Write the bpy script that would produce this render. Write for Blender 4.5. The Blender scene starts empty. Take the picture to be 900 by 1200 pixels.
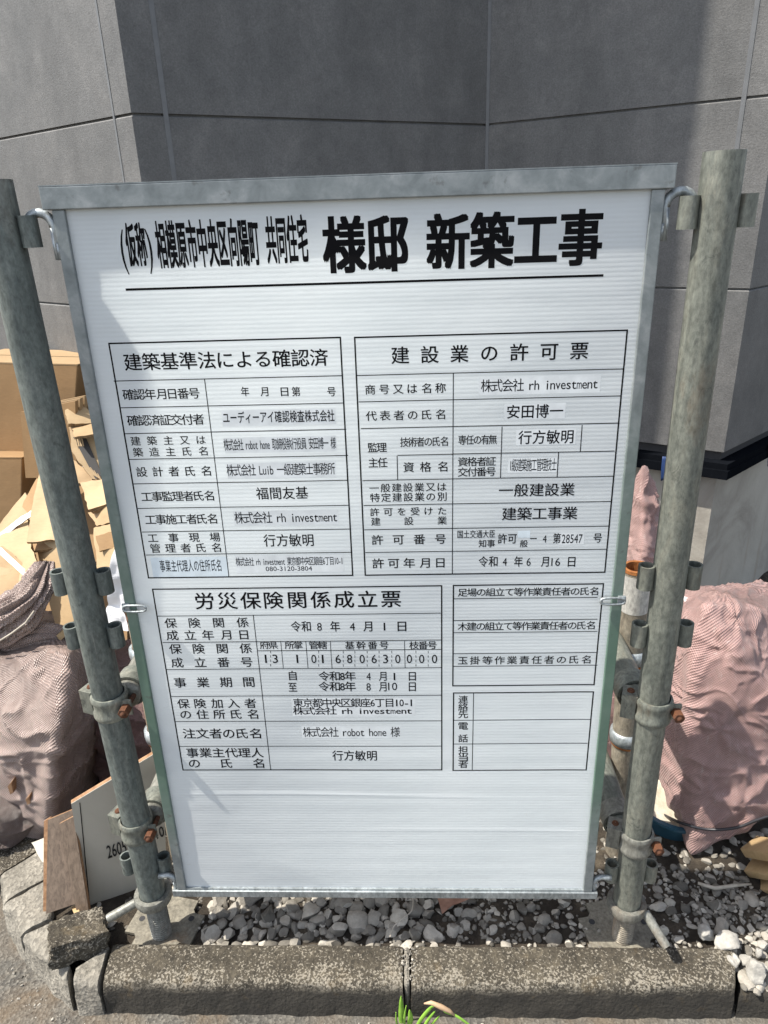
import bpy, bmesh, math, random
import numpy as np
from mathutils import Vector, Matrix, noise

random.seed(7)
rng = np.random.default_rng(7)
R = math.radians
scene = bpy.context.scene
COL = scene.collection

# ------------------------------------------------------------------ camera, sky, sun, exposure
PITCH, YAW, ROLL = R(22.5), R(-2.52), R(-2.0)
FPX = 832.0                                   # focal length in photo pixels (photo 900 x 1200)
CAM = Vector((0.0675, -0.9582, 1.345))
cp, sp, cy, sy = math.cos(PITCH), math.sin(PITCH), math.cos(YAW), math.sin(YAW)
fwd = Vector((sy*cp, cy*cp, -sp)); rgt = Vector((cy, -sy, 0)); upv = rgt.cross(fwd)
c_, s_ = math.cos(ROLL), math.sin(ROLL)
rgt, upv = c_*rgt + s_*upv, -s_*rgt + c_*upv
cam = bpy.data.cameras.new('camera'); camo = bpy.data.objects.new('camera', cam); COL.objects.link(camo)
camo.matrix_world = Matrix.Translation(CAM) @ Matrix((rgt, upv, -fwd)).transposed().to_4x4()
cam.sensor_fit = 'VERTICAL'; cam.sensor_height = 36.0; cam.lens = FPX/1200*36.0
cam.clip_start = 0.05; cam.clip_end = 500
scene.camera = camo

SUN_EL, SUN_AZ = R(58), R(188.5)              # direction towards the sun: azimuth measured from +x
tosun = Vector((math.cos(SUN_EL)*math.cos(SUN_AZ), math.cos(SUN_EL)*math.sin(SUN_AZ), math.sin(SUN_EL)))
sun = bpy.data.lights.new('sun', 'SUN'); sun.energy = 4.9; sun.angle = R(0.53); sun.color = (1, .94, .85)
suno = bpy.data.objects.new('sun', sun); COL.objects.link(suno); suno.location = (-3, 0, 6)
suno.rotation_euler = tosun.to_track_quat('Z', 'Y').to_euler()
world = bpy.data.worlds.new('World'); scene.world = world; world.use_nodes = True
wn = world.node_tree; bg = wn.nodes['Background']
sky = wn.nodes.new('ShaderNodeTexSky'); sky.sky_type = 'NISHITA'; sky.sun_disc = False
sky.sun_elevation = SUN_EL; sky.sun_rotation = math.pi/2 - SUN_AZ
sky.air_density = 1.0; sky.dust_density = 1.5; sky.ozone_density = 1.0
hs = wn.nodes.new('ShaderNodeHueSaturation'); hs.inputs['Saturation'].default_value = .55     # hazy summer sky
wn.links.new(sky.outputs[0], hs.inputs['Color']); wn.links.new(hs.outputs[0], bg.inputs[0]); bg.inputs[1].default_value = 0.15
vs = scene.view_settings
vs.view_transform = 'Standard'; vs.look = 'None'; vs.gamma = 1.0; vs.use_curve_mapping = False
vs.exposure = 0.79
scene.cycles.max_bounces = 8

# ------------------------------------------------------------------ pixel of the photo -> point in the world
def ray(u, v):
    return rgt*((u-450)/FPX) - upv*((v-600)/FPX) + fwd
def at(u, v, y):
    d = ray(u, v); return CAM + d*((y-CAM.y)/d.y)
def atz(u, v, z):
    d = ray(u, v); return CAM + d*((z-CAM.z)/d.z)

# ------------------------------------------------------------------ helpers
def link(o, parent=None):
    COL.objects.link(o)
    if parent: o.parent = parent
    return o
def tag(o, label=None, cat=None, group=None, kind=None):
    if label: o['label'] = label
    if cat: o['category'] = cat
    if group: o['group'] = group
    if kind: o['kind'] = kind
    return o
def thing(name, label, cat, loc=(0, 0, 0), rot=(0, 0, 0), group=None):
    o = bpy.data.objects.new(name, None); COL.objects.link(o)
    o.empty_display_size = .05
    o.location = loc; o.rotation_euler = rot
    return tag(o, label, cat, group)

class MB:
    """collects shapes into one mesh"""
    def __init__(self): self.v = []; self.f = []; self.uv = None
    def add(self, vs, fs):
        n = len(self.v); self.v += [tuple(p) for p in vs]; self.f += [tuple(i+n for i in f) for f in fs]
        return self
    def box(self, x0, x1, y0, y1, z0, z1, M=None, bev=0):
        if bev > 0:
            bm = bmesh.new(); bmesh.ops.create_cube(bm, size=1)
            for v in bm.verts: v.co = Vector(((x0+x1)/2+v.co.x*(x1-x0), (y0+y1)/2+v.co.y*(y1-y0), (z0+z1)/2+v.co.z*(z1-z0)))
            bmesh.ops.bevel(bm, geom=bm.edges[:], offset=bev, segments=2, profile=.5, affect='EDGES')
            return self.bm(bm, M)
        p = [Vector((x, y, z)) for x in (x0, x1) for y in (y0, y1) for z in (z0, z1)]
        if M: p = [M @ q for q in p]
        return self.add(p, [(0,1,3,2),(4,6,7,5),(0,4,5,1),(2,3,7,6),(0,2,6,4),(1,5,7,3)])
    def bm(self, bm, M=None):
        bm.verts.index_update()
        self.add([(M @ v.co) if M else v.co.copy() for v in bm.verts], [tuple(v.index for v in f.verts) for f in bm.faces]); bm.free()
        return self
    def lathe(self, prof, seg=32, M=None, close=False):
        """prof: list of (r, z)"""
        vs, fs = [], []
        n = len(prof)
        for i in range(seg):
            a = 2*math.pi*i/seg
            for r, z in prof: vs.append(Vector((r*math.cos(a), r*math.sin(a), z)))
        for i in range(seg):
            j = (i+1) % seg
            for k in range(n-1 if not close else n):
                k2 = (k+1) % n
                fs.append((i*n+k, j*n+k, j*n+k2, i*n+k2))
        if M: vs = [M @ p for p in vs]
        return self.add(vs, fs)
    def tube(self, pts, r, seg=12, cap=True):
        pts = [Vector(p) for p in pts]; n = len(pts)
        rs = r if isinstance(r, (list, tuple)) else [r]*n
        vs, fs = [], []; up = None
        for i, p in enumerate(pts):
            t = (pts[min(i+1, n-1)]-pts[max(i-1, 0)]).normalized()
            if up is None:
                up = Vector((0, 0, 1)) if abs(t.z) < .9 else Vector((1, 0, 0))
            a = t.cross(up).normalized(); up = a.cross(t).normalized()
            for k in range(seg):
                an = 2*math.pi*k/seg
                vs.append(p + (a*math.cos(an) + up*math.sin(an))*rs[i])
        for i in range(n-1):
            for k in range(seg):
                k2 = (k+1) % seg
                fs.append((i*seg+k, i*seg+k2, (i+1)*seg+k2, (i+1)*seg+k))
        if cap:
            fs.append(tuple(range(seg))[::-1]); fs.append(tuple((n-1)*seg+k for k in range(seg)))
        return self.add(vs, fs)
    def build(self, name, m, parent=None, smooth=False, M=None, auto=None):
        me = bpy.data.meshes.new(name); me.from_pydata(self.v, [], self.f); me.update()
        bm = bmesh.new(); bm.from_mesh(me); bmesh.ops.recalc_face_normals(bm, faces=bm.faces[:])
        if auto is not None:
            for f in bm.faces: f.smooth = True
            for e in bm.edges:
                if len(e.link_faces) == 2 and e.calc_face_angle(0) > R(auto): e.smooth = False
        bm.to_mesh(me); bm.free()
        if smooth: me.polygons.foreach_set('use_smooth', [True]*len(me.polygons))
        me.materials.append(m)
        o = bpy.data.objects.new(name, me)
        if M: o.matrix_local = M
        return link(o, parent)

# ------------------------------------------------------------------ materials
def new_mat(name):
    m = bpy.data.materials.new(name); m.use_nodes = True
    nt = m.node_tree; b = nt.nodes['Principled BSDF']
    return m, nt, b
def N(nt, typ, **kw):
    n = nt.nodes.new(typ)
    for k, v in kw.items():
        if k in n.inputs: n.inputs[k].default_value = v
        else: setattr(n, k, v)
    return n
def L(nt, a, b): nt.links.new(a, b)
def coords(nt, kind='Object'):
    return nt.nodes.new('ShaderNodeTexCoord').outputs[kind]
def scaled(nt, co, s):
    mp = nt.nodes.new('ShaderNodeMapping'); mp.inputs['Scale'].default_value = s if hasattr(s, '__len__') else (s, s, s)
    L(nt, co, mp.inputs[0]); return mp.outputs[0]
def noise_tex(nt, co, scale, detail=4, rough=.55, dist=0):
    n = N(nt, 'ShaderNodeTexNoise'); n.inputs['Scale'].default_value = scale; n.inputs['Detail'].default_value = detail
    n.inputs['Roughness'].default_value = rough; n.inputs['Distortion'].default_value = dist
    L(nt, co, n.inputs['Vector']); return n.outputs['Fac']
def ramp(nt, fac, stops, interp='LINEAR'):
    r = nt.nodes.new('ShaderNodeValToRGB'); r.color_ramp.interpolation = interp
    els = r.color_ramp.elements
    while len(els) < len(stops): els.new(.5)
    for e, (p, c) in zip(els, stops):
        e.position = p; e.color = (c, c, c, 1) if not hasattr(c, '__len__') else (*c, 1)
    L(nt, fac, r.inputs[0]); return r.outputs[0]
def mixc(nt, fac, a, b, mode='MIX'):
    n = nt.nodes.new('ShaderNodeMix'); n.data_type = 'RGBA'; n.blend_type = mode
    for k, v in ((0, fac), (6, a), (7, b)):
        if hasattr(v, 'is_linked'): L(nt, v, n.inputs[k])
        elif hasattr(v, '__len__'): n.inputs[k].default_value = (*v, 1)
        else: n.inputs[k].default_value = v if k == 0 else (v, v, v, 1)
    return n.outputs[2]
def bump(nt, b, hs):
    prev = None
    for h, st, di in hs:
        n = nt.nodes.new('ShaderNodeBump'); n.inputs['Strength'].default_value = st; n.inputs['Distance'].default_value = di
        L(nt, h, n.inputs['Height'])
        if prev: L(nt, prev, n.inputs['Normal'])
        prev = n.outputs[0]
    L(nt, prev, b.inputs['Normal'])
def simple(name, c1, c2, scale=6, rough=.7, metal=0, bs=60, bst=.25, bd=.002, spread=(.35, .65), co='Object', detail=6):
    m, nt, b = new_mat(name); c = coords(nt, co)
    f = noise_tex(nt, c, scale, detail, .6)
    L(nt, ramp(nt, f, [(spread[0], c1), (spread[1], c2)]), b.inputs['Base Color'])
    b.inputs['Roughness'].default_value = rough; b.inputs['Metallic'].default_value = metal
    bump(nt, b, [(noise_tex(nt, c, bs, 5), bst, bd)])
    return m

def m_siding():
    m, nt, b = new_mat('grey_siding'); c = coords(nt)
    big = noise_tex(nt, c, 5.5, 8, .68, .7); streak = noise_tex(nt, scaled(nt, c, (7, 7, 2.4)), 1.3, 6, .65)
    fine = noise_tex(nt, c, 240, 3, .7); mid = noise_tex(nt, c, 30, 6, .65, .5)
    col = ramp(nt, big, [(.30, (.098, .099, .098)), (.5, (.114, .114, .112)), (.70, (.138, .136, .132))])
    col = mixc(nt, .5, col, ramp(nt, streak, [(.3, .35), (.7, .68)]), 'OVERLAY')
    col = mixc(nt, .35, col, ramp(nt, mid, [(.32, .36), (.68, .64)]), 'OVERLAY')
    col = mixc(nt, .45, col, ramp(nt, fine, [(.3, .25), (.7, .75)]), 'OVERLAY')
    L(nt, col, b.inputs['Base Color']); b.inputs['Roughness'].default_value = .62
    bump(nt, b, [(fine, .45, .0015), (mid, .2, .002), (noise_tex(nt, scaled(nt, c, (60, 60, 260)), 1.5, 4), .25, .0015)])
    return m
def m_concrete():
    m, nt, b = new_mat('foundation_mortar'); c = coords(nt)
    f = noise_tex(nt, c, 3.5, 7, .65, .8); g = noise_tex(nt, scaled(nt, c, (14, 14, 2)), 1.3, 5)
    col = ramp(nt, f, [(.28, (.24, .22, .19)), (.5, (.37, .35, .305)), (.75, (.44, .42, .37))])
    col = mixc(nt, ramp(nt, g, [(.62, 0), (.8, .6)]), col, (.25, .19, .14))
    L(nt, col, b.inputs['Base Color']); b.inputs['Roughness'].default_value = .85
    bump(nt, b, [(noise_tex(nt, c, 90, 6, .6), .35, .003)])
    return m
def m_galv(name, c1, c2, c3, rough=.5, metal=.35, spots=.8, rust=0.0):
    m, nt, b = new_mat(name); c = coords(nt)
    rnd = nt.nodes.new('ShaderNodeObjectInfo').outputs['Random']
    add = nt.nodes.new('ShaderNodeVectorMath'); add.operation = 'ADD'
    comb = nt.nodes.new('ShaderNodeCombineXYZ'); mul = nt.nodes.new('ShaderNodeMath'); mul.operation = 'MULTIPLY'; mul.inputs[1].default_value = 7
    L(nt, rnd, mul.inputs[0])
    for i in range(3): L(nt, mul.outputs[0], comb.inputs[i])
    L(nt, c, add.inputs[0]); L(nt, comb.outputs[0], add.inputs[1]); c = add.outputs[0]
    f = noise_tex(nt, scaled(nt, c, (1, 1, .22)), 34, 10, .74, .8)
    fine = noise_tex(nt, scaled(nt, c, (1, 1, .5)), 160, 4, .7)
    col = ramp(nt, f, [(.3, c1), (.5, c2), (.7, c3)])
    col = mixc(nt, .65, col, ramp(nt, fine, [(.3, .22), (.7, .78)]), 'OVERLAY')
    sp_ = noise_tex(nt, scaled(nt, c, (1, 1, .5)), 60, 8, .72, 1.0)
    col = mixc(nt, ramp(nt, sp_, [(.58, 0), (.68, spots*.75)]), col, (.035, .04, .038))
    big = noise_tex(nt, scaled(nt, c, (1, 1, .5)), 7, 5, .6, .4); col = mixc(nt, .55, col, ramp(nt, big, [(.3, .30), (.7, .68)]), 'OVERLAY')
    scr = noise_tex(nt, scaled(nt, c, (260, 260, 6)), 1.0, 3, .6); col = mixc(nt, ramp(nt, scr, [(.70, 0), (.76, .35)]), col, (.42, .42, .38))
    if rust:
        rr = noise_tex(nt, scaled(nt, c, (1, 1, .3)), 9, 7, .7, .5)
        col = mixc(nt, ramp(nt, rr, [(.55, 0), (.72, rust)]), col, (.22, .11, .04))
    L(nt, col, b.inputs['Base Color'])
    b.inputs['Metallic'].default_value = metal
    L(nt, ramp(nt, f, [(.3, rough+.12), (.7, rough-.08)]), b.inputs['Roughness'])
    bump(nt, b, [(fine, .2, .001), (f, .25, .002)])
    return m
def m_frame():
    m, nt, b = new_mat('frame_steel'); c = coords(nt)
    f = noise_tex(nt, c, 28, 7, .65, .4)
    col = ramp(nt, f, [(.3, (.14, .16, .165)), (.52, (.22, .245, .25)), (.70, (.31, .33, .335))])
    sx = nt.nodes.new('ShaderNodeSeparateXYZ'); L(nt, c, sx.inputs[0])
    ad = nt.nodes.new('ShaderNodeMath'); ad.operation = 'ADD'; L(nt, sx.outputs[2], ad.inputs[0])
    nm = nt.nodes.new('ShaderNodeMath'); nm.operation = 'MULTIPLY'; nm.inputs[1].default_value = .25; L(nt, noise_tex(nt, c, 6, 4), nm.inputs[0]); L(nt, nm.outputs[0], ad.inputs[1])
    # greener over the middle of the legs, grey towards both ends
    g = ramp(nt, ad.outputs[0], [(.0, 0), (.001, 0)])
    mr = nt.nodes.new('ShaderNodeMapRange'); mr.inputs['From Min'].default_value = -1.2; mr.inputs['From Max'].default_value = .2
    L(nt, ad.outputs[0], mr.inputs['Value'])
    g = ramp(nt, mr.outputs[0], [(.14, .0), (.28, .75), (.45, .8), (.62, .35), (.75, 0)])
    col = mixc(nt, g, col, (.10, .19, .135))
    col = mixc(nt, ramp(nt, noise_tex(nt, c, 60, 4), [(.64, 0), (.74, .6)]), col, (.09, .09, .085))
    L(nt, col, b.inputs['Base Color']); b.inputs['Metallic'].default_value = .3; b.inputs['Roughness'].default_value = .42
    bump(nt, b, [(f, .1, .001)])
    return m
def m_panel():
    m, nt, b = new_mat('corrugated_plastic'); c = coords(nt)
    f = noise_tex(nt, c, 5, 6, .6)
    col = ramp(nt, f, [(.3, (.665, .71, .725)), (.7, (.725, .76, .77))])
    dirt = noise_tex(nt, c, 38, 6, .7, .6)
    col = mixc(nt, ramp(nt, dirt, [(.66, 0), (.78, .35)]), col, (.45, .38, .27))
    L(nt, col, b.inputs['Base Color']); b.inputs['Roughness'].default_value = .32
    tr = nt.nodes.new('ShaderNodeBsdfTranslucent'); tr.inputs[0].default_value = (.85, .88, .9, 1)
    mx = nt.nodes.new('ShaderNodeMixShader'); mx.inputs[0].default_value = .25
    out = nt.nodes['Material Output']
    L(nt, b.outputs[0], mx.inputs[1]); L(nt, tr.outputs[0], mx.inputs[2]); L(nt, mx.outputs[0], out.inputs[0])
    bump(nt, b, [(noise_tex(nt, scaled(nt, c, (1, 1, 3)), 14, 4), .12, .004)])
    return m
def flat_mat(name, col, rough=.6, metal=0):
    m, nt, b = new_mat(name); c = coords(nt)
    f = noise_tex(nt, c, 40, 4)
    L(nt, ramp(nt, f, [(.3, tuple(x*.88 for x in col)), (.7, tuple(min(1, x*1.1) for x in col))]), b.inputs['Base Color'])
    b.inputs['Roughness'].default_value = rough; b.inputs['Metallic'].default_value = metal
    return m
def m_asphalt():
    m, nt, b = new_mat('asphalt'); c = coords(nt)
    vo = N(nt, 'ShaderNodeTexVoronoi'); vo.inputs['Scale'].default_value = 190; L(nt, c, vo.inputs['Vector'])
    cc = ramp(nt, vo.outputs['Color'], [(.2, (.045, .042, .037)), (.55, (.085, .08, .069)), (.9, (.15, .14, .12))])
    f = noise_tex(nt, c, 7, 7, .65, .5)
    col = mixc(nt, ramp(nt, f, [(.42, 0), (.68, .7)]), cc, (.13, .092, .055))
    col = mixc(nt, ramp(nt, noise_tex(nt, c, 2.4, 5), [(.4, 0), (.7, .5)]), col, (.115, .108, .092))
    col = mixc(nt, .5, col, ramp(nt, noise_tex(nt, c, 300, 3, .7), [(.3, .25), (.7, .75)]), 'OVERLAY')
    L(nt, col, b.inputs['Base Color']); b.inputs['Roughness'].default_value = .9
    bump(nt, b, [(vo.outputs['Distance'], .5, .004), (noise_tex(nt, c, 120, 5), .4, .004)])
    return m
def m_kerb(dark=1.0):
    m, nt, b = new_mat('weathered_kerb'); c = coords(nt)
    f = noise_tex(nt, c, 11, 7, .65, .4)
    col = ramp(nt, f, [(.32, (.034, .028, .019)), (.5, (.06, .051, .036)), (.68, (.10, .085, .060))])
    vo = N(nt, 'ShaderNodeTexVoronoi'); vo.inputs['Scale'].default_value = 150; L(nt, c, vo.inputs['Vector'])
    grain = ramp(nt, vo.outputs['Color'], [(.15, .28), (.85, .72)])
    col = mixc(nt, .7, col, grain, 'OVERLAY')
    # pale lichen speckle, gathered in patches
    sp1 = noise_tex(nt, c, 230, 4, .65, .2); pat = noise_tex(nt, c, 13, 6, .65, .5)
    thr = nt.nodes.new('ShaderNodeMath'); thr.operation = 'MULTIPLY_ADD'; thr.inputs[1].default_value = .42
    L(nt, pat, thr.inputs[0]); L(nt, sp1, thr.inputs[2])
    sy_ = nt.nodes.new('ShaderNodeSeparateXYZ'); L(nt, c, sy_.inputs[0])
    edge = nt.nodes.new('ShaderNodeMapRange'); edge.inputs['From Min'].default_value = -.065; edge.inputs['From Max'].default_value = -.105; edge.inputs['To Max'].default_value = .06
    L(nt, sy_.outputs[1], edge.inputs['Value'])                     # lichen likes the sunny front edge of the stones
    ae = nt.nodes.new('ShaderNodeMath'); ae.operation = 'ADD'; L(nt, thr.outputs[0], ae.inputs[0]); L(nt, edge.outputs[0], ae.inputs[1])
    spk = ramp(nt, ae.outputs[0], [(.76, 0), (.83, .85)])
    # road side of the stone darkens below its rounded top edge
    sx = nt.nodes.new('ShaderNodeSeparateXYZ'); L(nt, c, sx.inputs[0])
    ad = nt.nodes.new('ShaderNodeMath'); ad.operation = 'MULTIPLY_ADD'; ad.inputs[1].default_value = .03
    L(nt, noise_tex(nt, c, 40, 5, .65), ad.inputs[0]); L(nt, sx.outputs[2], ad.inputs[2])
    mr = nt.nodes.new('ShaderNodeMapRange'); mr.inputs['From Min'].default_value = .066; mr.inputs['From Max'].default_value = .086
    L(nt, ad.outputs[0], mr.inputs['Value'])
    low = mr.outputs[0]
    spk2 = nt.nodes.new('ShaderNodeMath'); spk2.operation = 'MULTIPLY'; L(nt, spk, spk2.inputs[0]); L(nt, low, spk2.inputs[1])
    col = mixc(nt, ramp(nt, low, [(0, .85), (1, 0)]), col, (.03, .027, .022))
    col = mixc(nt, spk2.outputs[0], col, (.31, .28, .225))
    ye = noise_tex(nt, c, 18, 5, .6); col = mixc(nt, ramp(nt, ye, [(.6, 0), (.75, .4)]), col, (.15, .10, .04))
    L(nt, col, b.inputs['Base Color']); b.inputs['Roughness'].default_value = .92
    bump(nt, b, [(vo.outputs['Distance'], .5, .004), (noise_tex(nt, c, 60, 8, .72), .9, .008), (noise_tex(nt, c, 320, 3, .7), .6, .003)])
    return m
def m_kerb_pale():
    m, nt, b = new_mat('old_concrete'); c = coords(nt)
    f = noise_tex(nt, c, 14, 8, .65, .4)
    col = ramp(nt, f, [(.3, (.13, .12, .098)), (.5, (.20, .185, .155)), (.72, (.27, .25, .21))])
    vo = N(nt, 'ShaderNodeTexVoronoi'); vo.inputs['Scale'].default_value = 170; L(nt, c, vo.inputs['Vector'])
    col = mixc(nt, .6, col, ramp(nt, vo.outputs['Color'], [(.15, .25), (.85, .75)]), 'OVERLAY')
    L(nt, col, b.inputs['Base Color']); b.inputs['Roughness'].default_value = .9
    bump(nt, b, [(vo.outputs['Distance'], .5, .003), (noise_tex(nt, c, 45, 7, .7), .7, .008)])
    return m
def m_soil():
    m, nt, b = new_mat('soil'); c = coords(nt)
    f = noise_tex(nt, c, 16, 8, .7)
    L(nt, ramp(nt, f, [(.3, (.022, .016, .010)), (.5, (.05, .039, .027)), (.68, (.125, .10, .07))]), b.inputs['Base Color'])
    b.inputs['Roughness'].default_value = .95
    bump(nt, b, [(noise_tex(nt, c, 120, 8, .75), 1.0, .012), (noise_tex(nt, c, 400, 4, .7), .6, .004)])
    return m
def m_stone(name='gravel_stone', lo=(.09, .082, .068), hi=(.42, .39, .335)):
    m, nt, b = new_mat(name); c = coords(nt)
    ri = nt.nodes.new('ShaderNodeNewGeometry').outputs['Random Per Island']
    col = ramp(nt, ri, [(0, lo), (.55, tuple((a*.6+d*.4) for a, d in zip(lo, hi))), (1, hi)])
    col = mixc(nt, .55, col, ramp(nt, noise_tex(nt, c, 90, 6, .7), [(.3, .3), (.7, .68)]), 'OVERLAY')
    L(nt, col, b.inputs['Base Color']); b.inputs['Roughness'].default_value = .9
    bump(nt, b, [(noise_tex(nt, c, 160, 5, .7), .6, .003)])
    return m
def m_weave(name, c1, c2, scale=260, rough=.5, spec=.5, strength=.9):
    """flat woven plastic tape: over-and-under squares in the UV layout (metres)"""
    m, nt, b = new_mat(name); uv = coords(nt, 'UV'); c = coords(nt)
    sx = nt.nodes.new('ShaderNodeSeparateXYZ'); 
    wob = N(nt, 'ShaderNodeTexNoise'); wob.inputs['Scale'].default_value = 18; L(nt, c, wob.inputs['Vector'])
    vm = nt.nodes.new('ShaderNodeVectorMath'); vm.operation = 'MULTIPLY_ADD'; vm.inputs[1].default_value = (.004, .004, 0)
    L(nt, wob.outputs['Color'], vm.inputs[0]); L(nt, uv, vm.inputs[2]); L(nt, vm.outputs[0], sx.inputs[0])
    def mth(op, a, bb=None):
        n = nt.nodes.new('ShaderNodeMath'); n.operation = op; n.inputs[2].default_value = .5
        for i, v in enumerate((a, bb)):
            if v is None: continue
            if hasattr(v, 'is_linked'): L(nt, v, n.inputs[i])
            else: n.inputs[i].default_value = v
        return n.outputs[0]
    k = math.pi*scale
    su = mth('SINE', mth('MULTIPLY', sx.outputs[0], k)); sv = mth('SINE', mth('MULTIPLY', sx.outputs[1], k))
    w = mth('MULTIPLY', su, sv)                            # checker of over / under
    h = mth('ABSOLUTE', w)
    f = noise_tex(nt, c, 9, 8, .68, .6); g = noise_tex(nt, c, 120, 3, .6)
    col = ramp(nt, f, [(.35, c1), (.65, c2)])
    col = mixc(nt, ramp(nt, noise_tex(nt, c, 16, 8, .72, 1.2), [(.56, 0), (.72, .55)]), col, (.13, .105, .085))      # dirt rubbed into the weave
    pale = noise_tex(nt, scaled(nt, c, (30, 30, 5)), 4, 6, .7); col = mixc(nt, ramp(nt, pale, [(.58, 0), (.70, .5)]), col, (.50, .44, .41))   # frayed, chalky tapes
    col = mixc(nt, .5, col, ramp(nt, mth('MULTIPLY_ADD', w, .5), [(.0, .30), (1, .70)]), 'OVERLAY')
    col = mixc(nt, .35, col, ramp(nt, g, [(.3, .35), (.7, .65)]), 'OVERLAY')
    L(nt, col, b.inputs['Base Color'])
    b.inputs['Roughness'].default_value = rough; b.inputs['Specular IOR Level'].default_value = spec
    b.inputs['Sheen Weight'].default_value = .15
    bump(nt, b, [(noise_tex(nt, c, 34, 5, .6), .4, .006), (w, strength, .0012), (h, .5, .0008)])
    return m
def m_card(name, c1, c2):
    m, nt, b = new_mat(name); c = coords(nt)
    f = noise_tex(nt, c, 5, 6, .6); fib = noise_tex(nt, scaled(nt, c, (1, 1, 6)), 60, 5, .7)
    col = ramp(nt, f, [(.3, c1), (.7, c2)])
    col = mixc(nt, .25, col, ramp(nt, fib, [(.3, .36), (.7, .64)]), 'OVERLAY')
    L(nt, col, b.inputs['Base Color']); b.inputs['Roughness'].default_value = .75
    bump(nt, b, [(fib, .1, .001), (noise_tex(nt, c, 11, 4), .25, .008)])
    return m
def m_wood(name, c1, c2, ax=(1, 1, 12), rough=.5, sc=7):
    m, nt, b = new_mat(name); c = coords(nt)
    f = noise_tex(nt, scaled(nt, c, ax), sc, 7, .65, .8)
    L(nt, ramp(nt, f, [(.28, c1), (.7, c2)]), b.inputs['Base Color']); b.inputs['Roughness'].default_value = rough
    bump(nt, b, [(f, .2, .001)])
    return m

M = {}
M['siding'] = m_siding()
M['concrete'] = m_concrete()
M['sealant'] = flat_mat('joint_sealant', (.135, .14, .145), .5)
M['dark'] = flat_mat('dark_gap', (.03, .03, .032), .8)
M['flash'] = flat_mat('black_flashing', (.006, .007, .009), 1.0); M['flash'].node_tree.nodes['Principled BSDF'].inputs['Specular IOR Level'].default_value = 0
M['bluetape'] = flat_mat('blue_masking_tape', (.010, .035, .12), .6)
M['pole'] = m_galv('galvanised_pole', (.095, .105, .092), (.165, .175, .15), (.25, .25, .205), .5, .3, .8, .4)
M['poleL'] = m_galv('galvanised_pole_blue', (.075, .092, .088), (.13, .15, .14), (.19, .21, .195), .5, .3, .8, .15)
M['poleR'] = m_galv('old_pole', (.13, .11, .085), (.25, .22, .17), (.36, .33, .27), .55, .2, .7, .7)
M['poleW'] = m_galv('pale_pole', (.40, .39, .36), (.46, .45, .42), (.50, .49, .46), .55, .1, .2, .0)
M['galv'] = m_galv('zinc_fitting', (.13, .13, .11), (.20, .20, .175), (.28, .28, .25), .5, .35, .6, .35)
M['hook'] = m_galv('zinc_hook', (.22, .25, .26), (.31, .34, .35), (.40, .43, .44), .4, .5, .4, .0)
M['plate'] = m_galv('dusty_steel_plate', (.12, .11, .085), (.18, .165, .13), (.25, .23, .18), .65, .1, .5, .5)
M['rust'] = simple('rusty_steel', (.045, .016, .007), (.12, .042, .014), 60, .85, 0, 120, .6, .003)
M['rust_bright'] = simple('orange_rust', (.17, .055, .014), (.36, .14, .035), 60, .8, 0, 120, .5, .003)
M['frame'] = m_frame()
M['panel'] = m_panel()
M['ink'] = flat_mat('black_print', (.006, .006, .007), .85); M['ink'].node_tree.nodes['Principled BSDF'].inputs['Specular IOR Level'].default_value = .1
M['ink_grey'] = flat_mat('worn_black_print', (.035, .036, .04), .5)
M['sticker'] = flat_mat('white_sticker', (.705, .742, .752), .4)
M['sticker_blue'] = flat_mat('bluish_sticker', (.67, .755, .80), .4)
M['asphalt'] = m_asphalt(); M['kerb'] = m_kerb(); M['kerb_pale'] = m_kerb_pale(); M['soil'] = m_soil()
M['stone'] = m_stone(); M['stone_w'] = m_stone('white_stone', (.25, .24, .215), (.36, .345, .31))
M['sack_l'] = m_weave('brown_woven_sack', (.25, .18, .155), (.36, .27, .235), 370, .40, .7, 1.0)
M['sack_r'] = m_weave('pink_woven_sack', (.285, .17, .155), (.385, .245, .225), 370, .46, .55, .95)
M['sack_d'] = m_weave('dusky_woven_sack', (.25, .145, .135), (.33, .20, .185), 370, .5, .4, .9)
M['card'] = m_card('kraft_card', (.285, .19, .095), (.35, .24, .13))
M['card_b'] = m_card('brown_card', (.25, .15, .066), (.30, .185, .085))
M['card_p'] = m_card('pale_card', (.34, .24, .13), (.41, .30, .17))
M['card_print'] = flat_mat('black_card_print', (.03, .028, .026), .6)
M['card_edge'] = simple('card_edge', (.12, .075, .035), (.30, .20, .10), 140, .85, 0, 300, .6, .002)
M['plastic'] = simple('white_plastic_film', (.74, .74, .76), (.84, .84, .85), 20, .3, 0, 40, .3, .004)
M['floor_wood'] = m_wood('grey_oak_laminate', (.07, .05, .036), (.18, .135, .10), (22, 22, 1.2), .45)
M['floor_pale'] = m_wood('pale_laminate_back', (.385, .36, .30), (.44, .41, .35), (3, 3, 1), .5)
M['mdf'] = simple('fibreboard_edge', (.20, .105, .05), (.33, .195, .105), 90, .8, 0, 200, .4, .002)
M['lumber'] = m_wood('new_lumber', (.34, .23, .11), (.46, .33, .18), (1, 10, 10), .6)
M['tub_blue'] = flat_mat('dark_blue_plastic', (.025, .075, .11), .35)
M['tub_in'] = simple('dried_mortar', (.42, .38, .29), (.62, .58, .48), 18, .9, 0, 60, .6, .006)
M['cable'] = flat_mat('black_cable', (.018, .018, .022), .4)
M['leaf'] = simple('weed_leaf', (.14, .30, .03), (.26, .46, .06), 30, .45, 0, 80, .2, .002)
M['bud'] = simple('weed_bud', (.36, .26, .13), (.50, .33, .22), 30, .6, 0, 80, .2, .002)
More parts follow.
